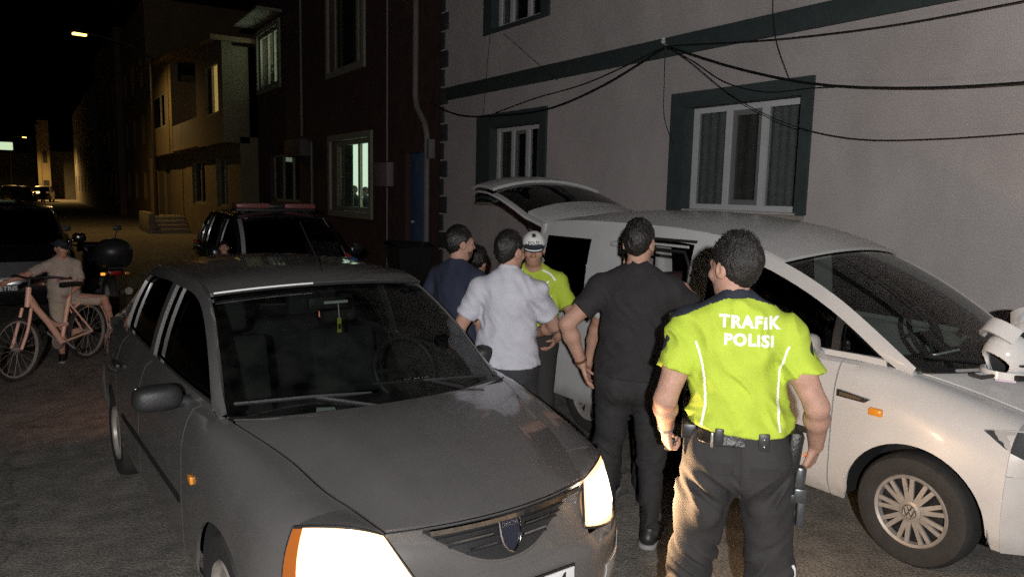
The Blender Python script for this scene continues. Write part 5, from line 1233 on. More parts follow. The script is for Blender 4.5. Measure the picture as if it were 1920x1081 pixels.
for sd in (-1, 1):      # fog lamp recess covers and lower intake
    part('fog_lamp_cover', MB().grid(bumper_pts(.45, .31, sd*.50 if sd > 0 else -.66, sd*.66 if sd > 0 else -.50, .006, 8, 5), .006), mat('pale_grey_plastic', (.40, .39, .38), .4), SAL, 50)
    part('corner_reflector', MB().grid(bumper_pts(.47, .33, sd*.735 if sd > 0 else -.775, sd*.775 if sd > 0 else -.735, .005, 6, 5), .005), mat('pale_grey_plastic', (.40, .39, .38), .4), SAL, 50)
part('lower_intake', MB().grid(bumper_pts(.36, .25, -.45, .45, .004, 20, 5), .005), M_trim, SAL, 50)
# scuttle, wipers, washer, mirrors, antenna, handles, side lamps, mouldings
lfA = CS.roof(1.16); part('scuttle', MB().grid([[(x, .925+.21*(abs(x)/.72)**2+dy, z) for dy, z in ((-.05, 1.004), (-.02, .990), (.03, .994))] for x in np.linspace(-.72, .72, 25)], .006), M_trim, SAL, 50)
def wiper(x0, y0, x1, y1, xm, ym):
    w = part('wiper', MB().tube([(x0, y0, 1.00), (xm, ym, 1.055)], .010, 6), M_trim, SAL); n = Vector((0, -.7, .7))
    part('wiper_blade', MB().tube([(x1-.30, y1+.065, 1.052), (xm, ym, 1.06), (x1+.30, y1-.06, 1.045)], .009, 6), M_trim, w)
    part('blade_glint', MB().tube([(x1-.27, y1+.058, 1.061), (x1-.02, y1-.005, 1.067)], .0035, 5), gm_, w)
wiper(-.10, .95, -.40, 1.085, -.36, 1.055); wiper(.42, 1.02, .26, 1.08, .24, 1.045)
side_mirror(SAL, -.935, 1.56, 1.02, -1, M_trim); side_mirror(SAL, .935, 1.56, 1.02, 1, M_trim)
part('antenna', MB().tube([(.02, 1.86, 1.50), (.02, 2.25, 1.80)], [.006, .003], 6), M_black, SAL); part('antenna_base', MB().box((-.005, 1.80, 1.485), (.045, 1.89, 1.508), .008), M_black, SAL)
for sd in (-1, 1):
    for y in (2.28, 3.12): part('door_handle', MB().box((sd*.868, y-.09, .84), (sd*.895, y+.09, .875), .01), M_trim, SAL)
    part('side_amber', MB().box((sd*.866, 1.20, .70), (sd*.882, 1.26, .735), .006), M_amber, SAL)
    part('side_moulding', MB().grid([[(sd*(.874), y, .52), (sd*.885, y, .545), (sd*.874, y, .57)] for y in np.linspace(1.46, 3.0, 12)]), M_trim, SAL)
    for yw in (.84, 3.47): wheel(SAL, (sd*.765, yw, .30), .30, .185, sd)
M_rubber = M_trim
for x, y in ((-.615, 0), (.615, 0)): pass
part('roof_edge_strip', MB().tube([tuple(p) for p in (arc3((-.60, 1.83, 1.447), (0, 1.748, 1.483), (.60, 1.83, 1.447), 25))], .009, 6), M_trim, SAL, 50)
part('edge_glint', MB().tube([tuple(q) for q in arc3((-.60, 1.82, 1.456), (0, 1.742, 1.492), (.60, 1.82, 1.456), 25)[:11]], .005, 6), mat('painted_glint', (.8, .8, .8), .3), SAL, 50)  # highlight on the left of the roof edge, put in as a white strip
interior(SAL, .72, 1.25, .98, 2.05, 1, 2.95)
part('parcel_shelf', MB().box((-.70, 3.24, .93), (.70, 3.95, .96), .01), M_dash, SAL); part('bulkhead', MB().box((-.78, 3.28, .30), (.78, 3.32, .93)), M_under, SAL); part('trunk_lining', MB().box((-.79, 3.90, .30), (.79, 3.93, 1.035)), M_under, SAL); part('cabin_floor', MB().box((-.80, 1.0, .345), (.80, 3.27, .37)), M_under, SAL); part('firewall', MB().box((-.72, .98, .37), (.72, 1.02, .90)), M_under, SAL)
rm = MB(); local_box(rm, (.0, 1.80, 1.37), (.11, .02, .035), None, .012); ro_ = part('rear_view_mirror', rm, M_trim, SAL); part('mirror_stem', MB().tube([(0, 1.79, 1.40), (0, 1.74, 1.455)], .01, 6), M_trim, ro_)
ht = thing('air_freshener', 'small yellow tag hanging from the car inside mirror', 'air freshener', (0, 0, 0))
hw = Matrix.Translation((1.48, 2.22, 0))@Matrix.Rotation(rad(3.5), 4, 'Z')
ht.location = hw@Vector((.06, 1.765, 1.20)); ht.rotation_euler.z = rad(3.5)
part('tag', MB().box((-.012, -.003, 0), (.012, .003, .085), .002), mat('yellow_tag', (.55, .50, .05), .5), ht); part('string', MB().tube([(0, 0, .085), (0, .02, .175)], .0025, 5), M_wht, ht); part('mark', MB().box((-.008, -.0045, .02), (.008, -.0032, .05)), M_black, ht)
part('visor_label', MB().box((-.09, -.003, .168), (.05, .003, .183)), mat('label_white', (.6, .6, .58), .5), ht)
pp = thing('paper_card', 'small pale card lying on the car dashboard', 'card', hw@Vector((-.27, 1.12, .915)), rad(10)); part('sheet', MB().prism([(-.07, 0, 0), (.05, -.02, 0), (.06, .06, .035), (-.02, .09, .04)], (0, 0, .004)), mat('card_paper', (.55, .55, .53), .6), pp)
# ---------- the white van with its tailgate up
M_wpaint = mat('white_van_paint', (.58, .575, .57), .36, var=.10, vscale=1.6, coat=.22, detail=8)
dirt(M_wpaint, .22, .62, (.30, .26, .21), .6)
VAN = thing('white_van', 'white van with raised tailgate and open sliding door parked along the house', 'van', (4.89, 1.2, 0), rad(2.4))
st = [(.46, [(.60, .925), (.72, .905), (.815, .82), (.862, .66), (.868, .48), (.855, .33), (.82, .25)]),
      (.80, [(.645, 1.005), (.76, .985), (.848, .89), (.888, .70), (.893, .48), (.882, .33), (.84, .245)]),
      (1.08, [(.735, 1.065), (.80, 1.048), (.862, .95), (.893, .72), (.897, .48), (.887, .33), (.84, .24)]),
      (1.5, [(.795, 1.075), (.840, 1.055), (.878, .96), (.897, .73), (.897, .48), (.887, .33), (.84, .24)]),
      (2.5, [(.820, 1.085), (.850, 1.06), (.882, .96), (.897, .73), (.897, .48), (.887, .33), (.84, .24)]),
      (3.5, [(.820, 1.09), (.850, 1.06), (.882, .96), (.897, .73), (.897, .48), (.887, .33), (.84, .25)]),
      (4.38, [(.790, 1.09), (.820, 1.06), (.850, .96), (.865, .73), (.862, .48), (.85, .36), (.82, .30)])]
rl = [(.98, .742, 1.062), (1.13, .738, 1.17), (1.49, .720, 1.405), (1.85, .712, 1.575), (2.2, .712, 1.685), (2.6, .712, 1.738), (3.4, .712, 1.765), (4.1, .705, 1.755), (4.37, .695, 1.735)]
CV = CarShape(st, [(.90, .315), (3.58, .315)], .375, rl)
specv = dict(L=4.40, W=.897, splits=[.46, 1.385, 2.53, 3.28, 4.38], names=['front_fender', 'front_door', 'sliding_door_bay', 'rear_quarter'], skip=[(-1, 'sliding_door_bay'), (-1, 2.62)], win=(1.15, 2.5), rail=.085, pillars=[(2.46, 2.62), (3.22, 3.75), (4.22, 4.37)],
             windows=[(1.12, 1.43, None), (1.47, 2.46, None), (2.62, 3.22, None), (3.75, 4.22, None)], roof_y=(1.90, 4.37), cowl=(.74, 1.075), roof_f=(1.80, 1.665), roof_r=(4.40, 1.79), rear_b=(4.40, 1.79), rear_glass=False, crown=.045,
             hood_f=(.56, .22, .860), hood_c=(.10, .875), hood_r=1.02, hood_rc=(.72, 1.078), hood_bulge=.035, hood_crease=.006, ws_glass=M_cglass, floor=.26, step=.04)
pv = car_common(VAN, CV, specv, M_wpaint, M_dglass)
part('sill', MB().box((-.885, 2.53, .245), (-.80, 3.28, .36), .015), M_wpaint, VAN)
for sd in (-1, 1):
    part('window_trim', MB().grid(CV.side_patch(1.425, 1.475, 0, .05, sd, 4, 6, .004), .01), M_trim, VAN)
    part('window_trim', MB().tube([tuple(CV.side(y, .02)*np.array((sd, 1, 1))+np.array((sd*.006, 0, 0))) for y in np.linspace(1.10, 2.47, 14)], .012, 6), M_trim, VAN)
    wheel(VAN, (sd*.785, .90, .315), .315, .20, sd, 'cover', .64, 9, True); wheel(VAN, (sd*.785, 3.58, .315), .315, .20, sd, 'cover', .64, 9, True)
    part('roof_rail', MB().tube([(sd*.66, 2.2, 1.735), (sd*.665, 2.4, 1.79), (sd*.665, 3.9, 1.82), (sd*.655, 4.15, 1.78)], .018, 8), M_wpaint, VAN, 50) if False else None
    part('door_handle', MB().box((sd*.892, 2.26, .86), (sd*.925, 2.44, .895), .012), M_wpaint, VAN)
    part('side_moulding', MB().box((sd*.890, 1.42, .585), (sd*.910, 2.50, .625), .008), M_trim, VAN)
    part('fender_badge', MB().prism([(sd*.893, 1.16, .885), (sd*.893, 1.36, .905), (sd*.893, 1.36, .865), (sd*.893, 1.19, .862)], (sd*.012, 0, 0)), M_trim, VAN)
    part('badge_inlay', MB().prism([(sd*.906, 1.20, .885), (sd*.906, 1.34, .896), (sd*.906, 1.34, .875), (sd*.906, 1.22, .873)], (sd*.003, 0, 0)), mat('amber_chrome', (.55, .40, .25), .2, metal=.8), VAN)
    part('side_amber', MB().box((sd*.882, 1.085, .80), (sd*.905, 1.165, .845), .008), M_amber, VAN)  # amber block modelled in place of a lamp's reflection on the fender
    side_mirror(VAN, sd*.975, 1.53, 1.14, sd, M_wpaint, (.07, .07, .075))
# door opening: track, jamb, inner door
part('roof_track', MB().box((-.765, 2.60, 1.672), (-.735, 3.26, 1.692)), M_under, VAN); part('roof_track_bar', MB().tube([(-.772, 2.66, 1.640), (-.772, 3.24, 1.645)], .010, 8), M_wpaint, VAN)
part('door_seal', MB().tube([(-.80, 2.63, .40), (-.815, 2.63, 1.05), (-.775, 2.64, 1.50), (-.762, 2.70, 1.60), (-.762, 3.22, 1.605)], .014, 8), M_trim, VAN, 50)
part('jamb', MB().box((-.80, 2.53, .36), (-.70, 2.60, 1.09), .01), M_wpaint, VAN)
# sliding door, slid back along the side
SD = MB(); col = CV.column(2.75, 16); ys = np.linspace(3.30, 4.40, 12)
SD.grid([[(-(x+.055), y, max(z, .30)) for x, z in col] for y in ys], -.03)
def sdoor(y0, y1, t0, t1): return [[(-(CV.side(2.85, t)[0]+.055), y, CV.side(2.85, t)[2]) for t in np.linspace(t0, t1, 6)] for y in np.linspace(y0, y1, 8)]
SD.grid(sdoor(3.30, 3.70, 0, 1), -.03); SD.grid(sdoor(4.26, 4.40, 0, 1), -.03); SD.grid(sdoor(3.70, 4.26, 0, .03), -.03); SD.grid(sdoor(3.70, 4.26, .80, 1), -.03)
sdo = part('sliding_door', SD, M_wpaint, VAN, 35); part('window', MB().grid(sdoor(3.69, 4.27, .02, .82), .006), M_dglass, sdo, 60)
part('handle', MB().box((-.985, 3.36, .84), (-.945, 3.42, .98), .012), M_wpaint, sdo); part('moulding', MB().box((-.965, 3.32, .585), (-.945, 4.38, .625), .008), M_trim, sdo)
part('door_arm', MB().box((-.86, 3.22, 1.60), (-.79, 3.40, 1.64), .01), M_wpaint, sdo)
# interior
interior(VAN, .80, 1.18, 1.08, 2.15, 1, None, .70)
part('cargo_floor', MB().box((-.80, 1.3, .40), (.80, 4.35, .44)), M_under, VAN); part('cargo_lining', MB().box((.78, 2.5, .441), (.81, 4.35, 1.06)), mat('grey_lining', (.10, .10, .10), .8), VAN)
sb = MB(); sb.box((-.70, 3.0, .45), (.70, 3.45, .80), .06); sb.box((-.70, 3.42, .60), (.70, 3.56, 1.35), .06); part('rear_seat', sb, fabric('dark_red_seat', (.06, .022, .022)), VAN)
part('rear_view_mirror', local_box(MB(), (0, 1.62, 1.45), (.11, .02, .035), None, .012), M_trim, VAN)
for i in range(10): part('reflection_dot', MB().box((-.56+i*.032, .985, 1.135), (-.545+i*.032, 1.0, 1.147), .003), M_wht, VAN)  # white dots modelled for the row reflected low in the windscreen
# front end
nosev = lambda x: .055*(x/.55)**2+1.10*max(0, abs(x)-.42)**2
rowsv = [(.66, .868, .01), (.58, .872, -.015), (.45, .875, -.02), (.34, .865, .0), (.25, .83, .05)]
def bumperv(z0, z1, xa, xb, out=0, n=31, m_=9):
    zs = [r_[0] for r_ in rowsv][::-1]; out_ = []
    for z in np.linspace(z0, z1, m_):
        d = np.interp(z, zs, [r_[2] for r_ in rowsv][::-1]); w_ = np.interp(z, zs, [r_[1] for r_ in rowsv][::-1]); out_.append([(x*w_/.87, nosev(x)+(d-out)*(1-(abs(x)/.87)**4)+.10, z) for x in np.linspace(xa, xb, n)])
    return out_
part('front_bumper', MB().grid(bumperv(.66, .25, -.87, .87), .02), M_wpaint, VAN, 50); part('lower_grille', MB().grid(bumperv(.46, .32, -.55, .55, .006), .006), M_trim, VAN, 50)
hv = arc3((-.56, .22, .855), (0, .10, .87), (.56, .22, .855), 25); bvp = np.array([(x, nosev(x)+.10, .662) for x in np.linspace(-.55, .55, 25)])
part('grille', MB().grid(np.stack([hv*(1-k)+bvp*k for k in np.linspace(0, 1, 8)], 1), .01), M_trim, VAN, 50)
for k in (.25, .6): part('grille_bar', MB().tube([tuple(p) for p in (hv*(1-k)+bvp*k-np.array((0, .012, 0)))], .009, 6), M_chrome, VAN, 50)
M_beam = mat('running_lamp_glow', (.9, .9, .9), .3, emit=(.85, .93, 1), es=5)
nosample(M_beam)
for sd in (-1, 1):
    fx = lambda y, z: float(np.interp(-z, -CV.column(y, 40)[:, 1], CV.column(y, 40)[:, 0]))+.005
    tip = (fx(.60, .858), .60, .858)
    top = crom([(.56, .22, .852), (.70, .31, .882), (fx(.465, .878), .465, .878), tip], 15); bot = crom([(.555, .19, .668), (.72, .275, .70), (fx(.465, .78), .462, .78), tip], 15)
    G = np.stack([bot*(1-k)+top*k for k in np.linspace(0, 1, 8)], 1); G[..., 0] *= sd
    h = part('headlight', MB().grid(G+np.array((-sd*.018, .03, 0))*np.linspace(1, 0, 15)[:, None, None]-np.array((sd*.003, 0, 0)), .002), mat('lamp_reflector', (.25, .26, .28), .25, metal=.7), VAN, 50); part('lamp_cover', MB().grid(G), M_clear, h, 60)
    lm = MB(); bm = bmesh.new(); bmesh.ops.create_uvsphere(bm, u_segments=16, v_segments=10, radius=.055); lm.add([v.co+Vector((sd*.655, .285, .775)) for v in bm.verts], [[v.index for v in f.verts] for f in bm.faces]); bm.free(); part('lamp_bulb', lm, M_beam, h, 60)
    nf0 = np.array([np.array(specv['hood_f'])*(1-f)+CV.belt(.46)*f for f in np.linspace(0, 1, 15)]); nf = np.stack([nf0*(1-k)+top*k for k in np.linspace(0, 1, 5)], 1); nf[..., 0] *= sd
    part('fender_nose', MB().grid(nf, .008), M_wpaint, VAN, 50)
    # fender below the lamp down to the bumper
    ed = np.array([(x, .462, z) for x, z in CV.column(.462, 40) if .662 < z < .785]+[(.8625, .462, .662)])
    ed = crom(ed, 8); lw_ = np.array([(x, nosev(x)+.10, .661) for x in np.linspace(.555, .8625, 15)]); lw_[-1, 1] = .462
    b2 = crom(list(bot[bot[:, 1] < .455])+[ed[0]], 15)
    low = coons(b2, lw_, np.linspace(b2[0], lw_[0], 8), ed); low[..., 0] *= sd; part('bumper_corner', MB().grid(low, .008), M_wpaint, VAN, 50)
part('scuttle', MB().grid([[(x, .735+.22*(abs(x)/.74)**2+dy, z) for dy, z in ((-.03, 1.076), (.0, 1.066), (.06, 1.085))] for x in np.linspace(-.73, .73, 21)], .006), M_trim, VAN, 50)
part('wiper', MB().tube([(-.30, .82, 1.10), (-.62, 1.0, 1.14)], .012, 6), M_trim, VAN); part('wiper', MB().tube([(.30, .82, 1.10), (-.15, .80, 1.13)], .012, 6), M_trim, VAN)
# tailgate raised
th = rad(9); HG = Vector((0, 4.36, 1.80)); dy_, dz_ = math.cos(th), math.sin(th)
prof = [(0, 0, .70), (.10, .022, .705), (.30, .045, .71), (.40, .055, .715), (.60, .105, .72), (.85, .155, .72), (1.10, .172, .70), (1.35, .15, .66), (1.55, .085, .60)]
def gate(s0, s1, dh=0, n=10, xin=0, m_=21):
    pr = np.array(prof); rows = []
    for s_ in np.linspace(s0, s1, n):
        h = np.interp(s_, pr[:, 0], pr[:, 1])+dh; w_ = np.interp(s_, pr[:, 0], pr[:, 2])-xin
        rows.append([(w_*t, HG.y+s_*dy_-h*dz_, HG.z+s_*dz_+h*dy_-.10*abs(t)**2.2) for t in np.linspace(-1, 1, m_)])
    return rows
tgt = part('tailgate', MB().grid(gate(1.0, 1.55), .03).grid(gate(.0, 1.0, -.05), .02), M_wpaint, VAN, 40)
part('spoiler', MB().grid(gate(0, .36), .03), M_wpaint, tgt, 40); part('window', MB().grid(gate(.36, 1.02, -.004, 12, .02), .006), glass('gate_glass', (.03, .03, .03), 1.5, .02), tgt, 60)
part('plate_light_bar', MB().grid(gate(1.16, 1.24, .012, 4, .25), .02), mat('pale_bar', (.85, .85, .85), .25), tgt); part('handle_recess', MB().grid(gate(1.27, 1.42, .006, 4, .40), .01), M_trim, tgt)
for sd in (-1, 1):
    part('gas_strut', MB().tube([(sd*.66, 4.40, 1.42), (sd*.66, HG.y+.62*dy_, HG.z+.62*dz_-.02)], [.014, .009], 8), M_black, tgt); part('side_edge', MB().tube([(sd*p[2], HG.y+p[0]*dy_-(p[1]-.045)*dz_, HG.z+p[0]*dz_+(p[1]-.045)*dy_-.10) for p in prof], .012, 6), M_wpaint, tgt, 50)
    part('tail_light', MB().box((sd*.855, 4.36, .80), (sd*.70, 4.41, 1.30), .02), M_red, VAN); part('rear_pillar', MB().box((sd*.80, 4.33, .5), (sd*.70, 4.40, 1.74), .02), M_wpaint, VAN)
part('rear_bumper', MB().grid(wrap(lambda t: 4.42-.05*abs(t)**4, [(.55, .86, 0), (.45, .865, .02), (.32, .84, 0)]), .02), M_wpaint, VAN, 50)
part('roof_end', MB().grid([[(x, 4.37, 1.735+.055*(1-(x/.70)**2)+dz) for x in np.linspace(-.69, .69, 15)] for dz in (0, -.07)], .02), M_wpaint, VAN)

# ---------- helmets on the van's bonnet
M_hel = mat('white_helmet_gloss', (.74, .74, .74), .15, coat=.8, var=.03)
def helmet(label, loc, rz, tilt=0):
    t_ = thing('motorcycle_helmet', label, 'helmet', loc, rz, 'white flip-up helmets on the van bonnet')
    c = A3((0, 0, .135))
    F = Field(); F.ell(c, (.125, .155, .135), .02); F.ell(c+A3((0, -.01, -.02)), (.108, .137, .125), .004, None, True)
    F.cut(lambda P: .012-P[:, 2]); Fo = Field(); Fo.ell(c+A3((0, .15, -.045)), (.10, .15, .062), .01); F.cut(lambda P: -Fo(P)); F.cut(lambda P: np.where(P[:, 2] < .075, P[:, 1]-.09, -1).astype(np.float32))
    link('shell', net_mesh('shell', F, .005), M_hel, t_)
    N = Field(); N.ell(c+A3((0, -.012, -.02)), (.104, .132, .121), .01); N.ell(c+A3((0, .06, -.03)), (.075, .13, .085), .01, None, True); N.cut(lambda P: .016-P[:, 2]); link('lining', net_mesh('lining', N, .006), M_seat, t_)
    ch = [[(.128*math.sin(a)*1.02, .02+.15*math.cos(a), z) for a in np.linspace(-1.15, 1.15, 17)] for z in np.linspace(-.045, .04, 6)]
    cm = MB().grid(ch, .02); cm.xf(Matrix.Translation((0, .012, .205))@Matrix.Rotation(rad(38), 4, 'X')); part('chin_bar', cm, M_hel, t_, 50)
    jw = MB().grid([[(.122*math.sin(a), .145*math.cos(a)-.005, .018+z) for z in (0, .022, .04)] for a in np.linspace(-1.6, 1.6, 21)], .012); part('jaw_strip', jw, M_hel, t_, 50)
    vs = MB().grid([[(.126*math.sin(a), .156*math.cos(a)-.012, .17+z-.25*z) for a in np.linspace(-1.3, 1.3, 17)] for z in np.linspace(0, .07, 5)], .003); vs.xf(Matrix.Translation((0, 0, .02))@Matrix.Rotation(rad(28), 4, 'X')); part('visor', vs, glass('smoke_visor', (.45, .46, .47), 1.5, .02), t_, 60)
    part('intercom', local_box(MB(), (-.128, .03, .035), (.014, .045, .016), None, .008), M_plast, t_); part('vent', local_box(MB(), (-.122, .02, .10), (.01, .03, .006), None, .003), M_trim, t_)
    part('chin_strap', MB().tube([(-.06, .10, .04), (-.03, .19, .015), (.02, .22, .02), (.06, .16, .012)], .012, 6), M_seat, t_, 50)
    part('glow_strip', MB().tube([(-.118, .06, .012), (-.095, .10, .012), (-.06, .135, .012)], .006, 6), mat('violet_reflective', (.75, .62, .80), .2), t_)
    return t_
helmet('white flip-up motorcycle helmet with raised chin bar on the van bonnet', (4.505, 1.86, 1.045), rad(62)); helmet('second white helmet standing behind the first on the van bonnet', (4.93, 1.95, 1.085), rad(120))

# ---------- police patrol car, parked dark cars
def hatch(name, label, loc, rz, paint, cat='car', group=None, bar_=False, plate_t=None):
    t_ = thing(name, label, cat, loc, rz, group)
    st_ = [(.40, [(.56, .93), (.69, .92), (.79, .85), (.84, .70), (.85, .48), (.84, .34), (.80, .27)]), (.9, [(.66, 1.03), (.77, 1.015), (.85, .92), (.88, .70), (.885, .48), (.875, .33), (.83, .25)]), (1.5, [(.78, 1.08), (.82, 1.06), (.87, .95), (.89, .70), (.89, .48), (.88, .33), (.83, .25)]),
           (2.6, [(.785, 1.10), (.82, 1.08), (.87, .96), (.89, .70), (.89, .48), (.88, .33), (.83, .25)]), (3.6, [(.77, 1.13), (.81, 1.10), (.86, .98), (.88, .72), (.875, .50), (.86, .35), (.82, .28)]), (4.2, [(.72, 1.14), (.77, 1.10), (.82, .98), (.84, .72), (.835, .50), (.82, .36), (.78, .30)])]
    rl_ = [(1.14, .735, 1.06), (1.45, .68, 1.32), (1.85, .63, 1.545), (2.4, .625, 1.60), (3.3, .62, 1.595), (3.8, .61, 1.54), (4.0, .65, 1.40), (4.18, .70, 1.16)]
    C_ = CarShape(st_, [(.85, .32), (3.45, .32)], .37, rl_)
    sp_ = dict(L=4.25, W=.89, splits=[.40, 1.45, 2.45, 3.25, 4.2], win=(1.3, 3.9), rail=.06, pillars=[(2.40, 2.50), (3.4, 3.5), (3.95, 4.18)], windows=[(1.30, 2.40, None), (2.50, 3.40, None), (3.5, 3.95, None)], roof_y=(1.85, 3.8), cowl=(.92, 1.07), roof_f=(1.77, 1.59), roof_r=(3.88, 1.57), rear_b=(4.26, 1.16), crown=.02,
               hood_f=(.50, .16, .86), hood_c=(.06, .88), hood_r=1.08, hood_rc=(.90, 1.085), hood_bulge=.02, step=.12, nv=10)
    car_common(t_, C_, sp_, paint, M_dglass)
    nz_ = lambda x: .10*(x/.8)**2+.25*max(0, abs(x)-.5)**2/.15
    part('front_bumper', MB().grid([[(x, nz_(x)+d, z) for x in np.linspace(-.84, .84, 21)] for z, d in ((.66, .02), (.55, 0), (.40, 0), (.27, .04))], .02), paint, t_, 50)
    part('grille', MB().grid([[(x, nz_(x)+d, z) for x in np.linspace(-.5, .5, 15)] for z, d in ((.87, .07), (.66, .03))], .01), M_trim, t_, 50)
    for sd in (-1, 1):
        part('headlight', MB().grid([[(sd*x, nz_(x)+.03+d, z) for x in np.linspace(.5, .83, 8)] for z, d in ((.90, .08), (.78, .03), (.66, .0))], .01), mat('dark_headlamp', (.12, .12, .13), .1, metal=.6), t_, 50)
        part('fender_nose', MB().grid([[(sd*x, max(.40 if k else nz_(x)+.10, .0)+0, z) for k, z in ((0, .905), (1, .925))] for x in np.linspace(.5, .70, 5)], .01), paint, t_, 50)
        side_mirror(t_, sd*.97, 1.5, 1.12, sd, paint, (.10, .07, .08))
        for yw in (.85, 3.45): wheel(t_, (sd*.78, yw, .32), .32, .20, sd)
        part('tail_light', MB().box((sd*.70, 4.19, .85), (sd*.80, 4.235, 1.12), .02), M_red, t_)
    part('tailgate', MB().grid(wrap(lambda t: 4.24-.04*abs(t)**3, [(1.16, .71, 0), (1.0, .80, .01), (.75, .83, .01), (.60, .83, 0)], 15), .01), paint, t_, 50); part('rear_bumper', MB().grid(wrap(lambda t: 4.28-.08*abs(t)**4, [(.62, .83, 0), (.48, .84, .02), (.30, .80, 0)], 15), .02), paint, t_, 50)
    interior(t_, .74, 1.25, 1.05, 2.1, 1, 3.0, .62, 1.25)
    if plate_t is not None:
        me = text_mesh(plate_t, .09, .002, .001)
        p_ = part('number_plate', MB().box((-.26, -.02, .45), (.26, -.008, .56), .003), M_trim, t_)
        for v in me.vertices: v.co = Vector((v.co.x, -.0215-v.co.z, v.co.y+.505))
        link('lettering', me, M_wht, p_)
    if bar_:
        b = part('light_bar', MB().box((-.58, 2.10, 1.655), (.58, 2.38, 1.70), .015), M_trim, t_)
        for x in (-.45, .45): part('bar_foot', MB().box((x-.05, 2.15, 1.60), (x+.05, 2.33, 1.656), .01), M_trim, b)
        for x0, x1 in ((-.575, -.10), (.12, .575)): part('bar_lens', MB().box((x0, 2.085, 1.700), (x1, 2.39, 1.775), .02), mat('pale_red_lens', (.22, .075, .075), .35), b)
        part('bar_centre', MB().box((-.099, 2.12, 1.702), (.119, 2.36, 1.76), .02), M_plast, b)
        part('pillar_strip', MB().grid(C_.side_patch(1.18, 1.80, 0, 0, -1, 10, 2, .006) if False else [[tuple(C_.roof(y)*np.array((-1, 1, 1))+np.array((0, -.012, .012))), tuple(C_.roof(y)*np.array((-1, 1, 1))+np.array((.055, -.016, .014)))] for y in np.linspace(1.2, 1.84, 10)], .004), mat('pale_pillar', (.30, .30, .30), .4), t_)
        part('fender_stripe', MB().prism([(.64, .96, 1.055), (.74, 1.02, 1.062), (.70, 1.12, 1.10), (.64, 1.06, 1.09)], (0, -.005, .012)), mat('stripe_red', (.55, .08, .08), .4), t_); part('fender_stripe', MB().prism([(.66, .80, 1.04), (.76, .84, 1.03), (.745, .98, 1.052), (.65, .93, 1.05)], (0, -.004, .010)), mat('stripe_blue', (.05, .22, .70), .4), t_)
        part('wiper', MB().tube([(.70, 1.13, 1.075), (.60, 1.85, 1.58)], .006, 6), mat('pale_pillar', (.30, .30, .30), .4), t_)  # pale tube along the A-pillar, modelled as its lit edge, no wiper
    return t_
M_dpaint = mat('black_car_paint', (.012, .012, .014), .18, coat=.6)
hatch('patrol_car', 'dark patrol car with red light bar behind the grey saloon', (3.05, 9.0, 0), 0, mat('navy_car_paint', (.014, .016, .022), .25, coat=.5), bar_=True)
dk = hatch('parked_car', 'black parked car behind the boy on the bicycle', (-.32, 12.6, 0), 0, M_dpaint, group='parked cars along the street', plate_t='ETRIS')
def recolour(t_, m_):
    for o in t_.children_recursive:
        if o.type == 'MESH' and o.data.materials and o.data.materials[0].name == 'black_car_paint': o.material_slots[0].link = 'OBJECT'; o.material_slots[0].material = m_
M_beige = mat('beige_car_paint', (.45, .38, .28), .3, coat=.5); M_redp = mat('red_brown_car_paint', (.30, .12, .08), .3, coat=.5)
for lb, lc, rz, m_ in (('pale beige car parked far down the street', (-1.6, 88, 0), 0, M_beige), ('reddish car parked far down the street', (-.3, 76, 0), 10, M_redp), ('pale car at the far end beside the orange corner', (.9, 92, 0), -8, M_beige)):
    c = copy_tree(dk); c.location = lc; c.rotation_euler.z = rad(rz); tag(c, lb); recolour(c, m_)
    for o in list(c.children):
        if o.name.startswith('number_plate'):
            for q in list(o.children): bpy.data.objects.remove(q)

# ---------- motorcycle with a top case, seen from behind
mc = thing('motorcycle', 'black motorcycle with round top case parked behind the grey saloon', 'motorcycle', (.95, 12.6, 0), rad(8))
def mwheel(y):
    w_ = part('wheel', MB().lathe([(.22, -.05), (.29, -.055), (.31, -.02), (.31, .02), (.29, .055), (.22, .05), (.22, -.05)], 32, 'x', (0, y, .31)), M_tyre, mc, 50); part('rim', MB().lathe([(.225, -.03), (.20, -.02), (.20, .02), (.225, .03)], 28, 'x', (0, y, .31)), M_steel, w_, 50)
    for i in range(5): a = 2*PI*i/5; part('spoke', MB().tube([(0, y, .31), (0, y+.21*math.cos(a), .31+.21*math.sin(a))], .014, 6), M_steel, w_)
mwheel(0); mwheel(1.35)
part('engine', MB().box((-.20, .45, .25), (.20, .90, .58), .05), M_trim, mc); part('fuel_tank', MB().box((-.16, .65, .60), (.16, 1.15, .95), .10), M_dpaint, mc, 50); part('saddle', MB().box((-.15, -.15, .72), (.15, .68, .83), .05), M_leather, mc, 50)
part('tail_section', MB().box((-.12, -.35, .66), (.12, .1, .78), .04), M_dpaint, mc, 50); part('tail_light', MB().box((-.08, -.375, .68), (.08, -.345, .74), .01), M_red, mc)
tcs = Field(); tcs.ell((0, -.28, 1.02), (.26, .22, .20), .02); tcs.cone((-.12, -.28, .90), (.12, -.28, .90), .12, .12, .08); link('top_case', net_mesh('top_case', tcs, .012), M_plast, mc)
part('case_rack', MB().box((-.12, -.45, .785), (.12, -.05, .80)), M_trim, mc); part('fork', MB().tube([(-.09, 1.35, .31), (-.09, 1.10, .98)], .028, 8).tube([(.09, 1.35, .31), (.09, 1.10, .98)], .028, 8), M_steel, mc, 50)
part('handlebar', MB().tube([(-.38, .98, 1.06), (-.2, 1.06, 1.02), (.2, 1.06, 1.02), (.38, .98, 1.06)], .014, 8), M_trim, mc, 50); part('windscreen', MB().grid([[(.20*t, 1.22-.05*t*t-.05*k, .92+.15*k) for t in np.linspace(-1, 1, 9)] for k in np.linspace(0, 1, 5)], .004), M_dglass, mc, 50)
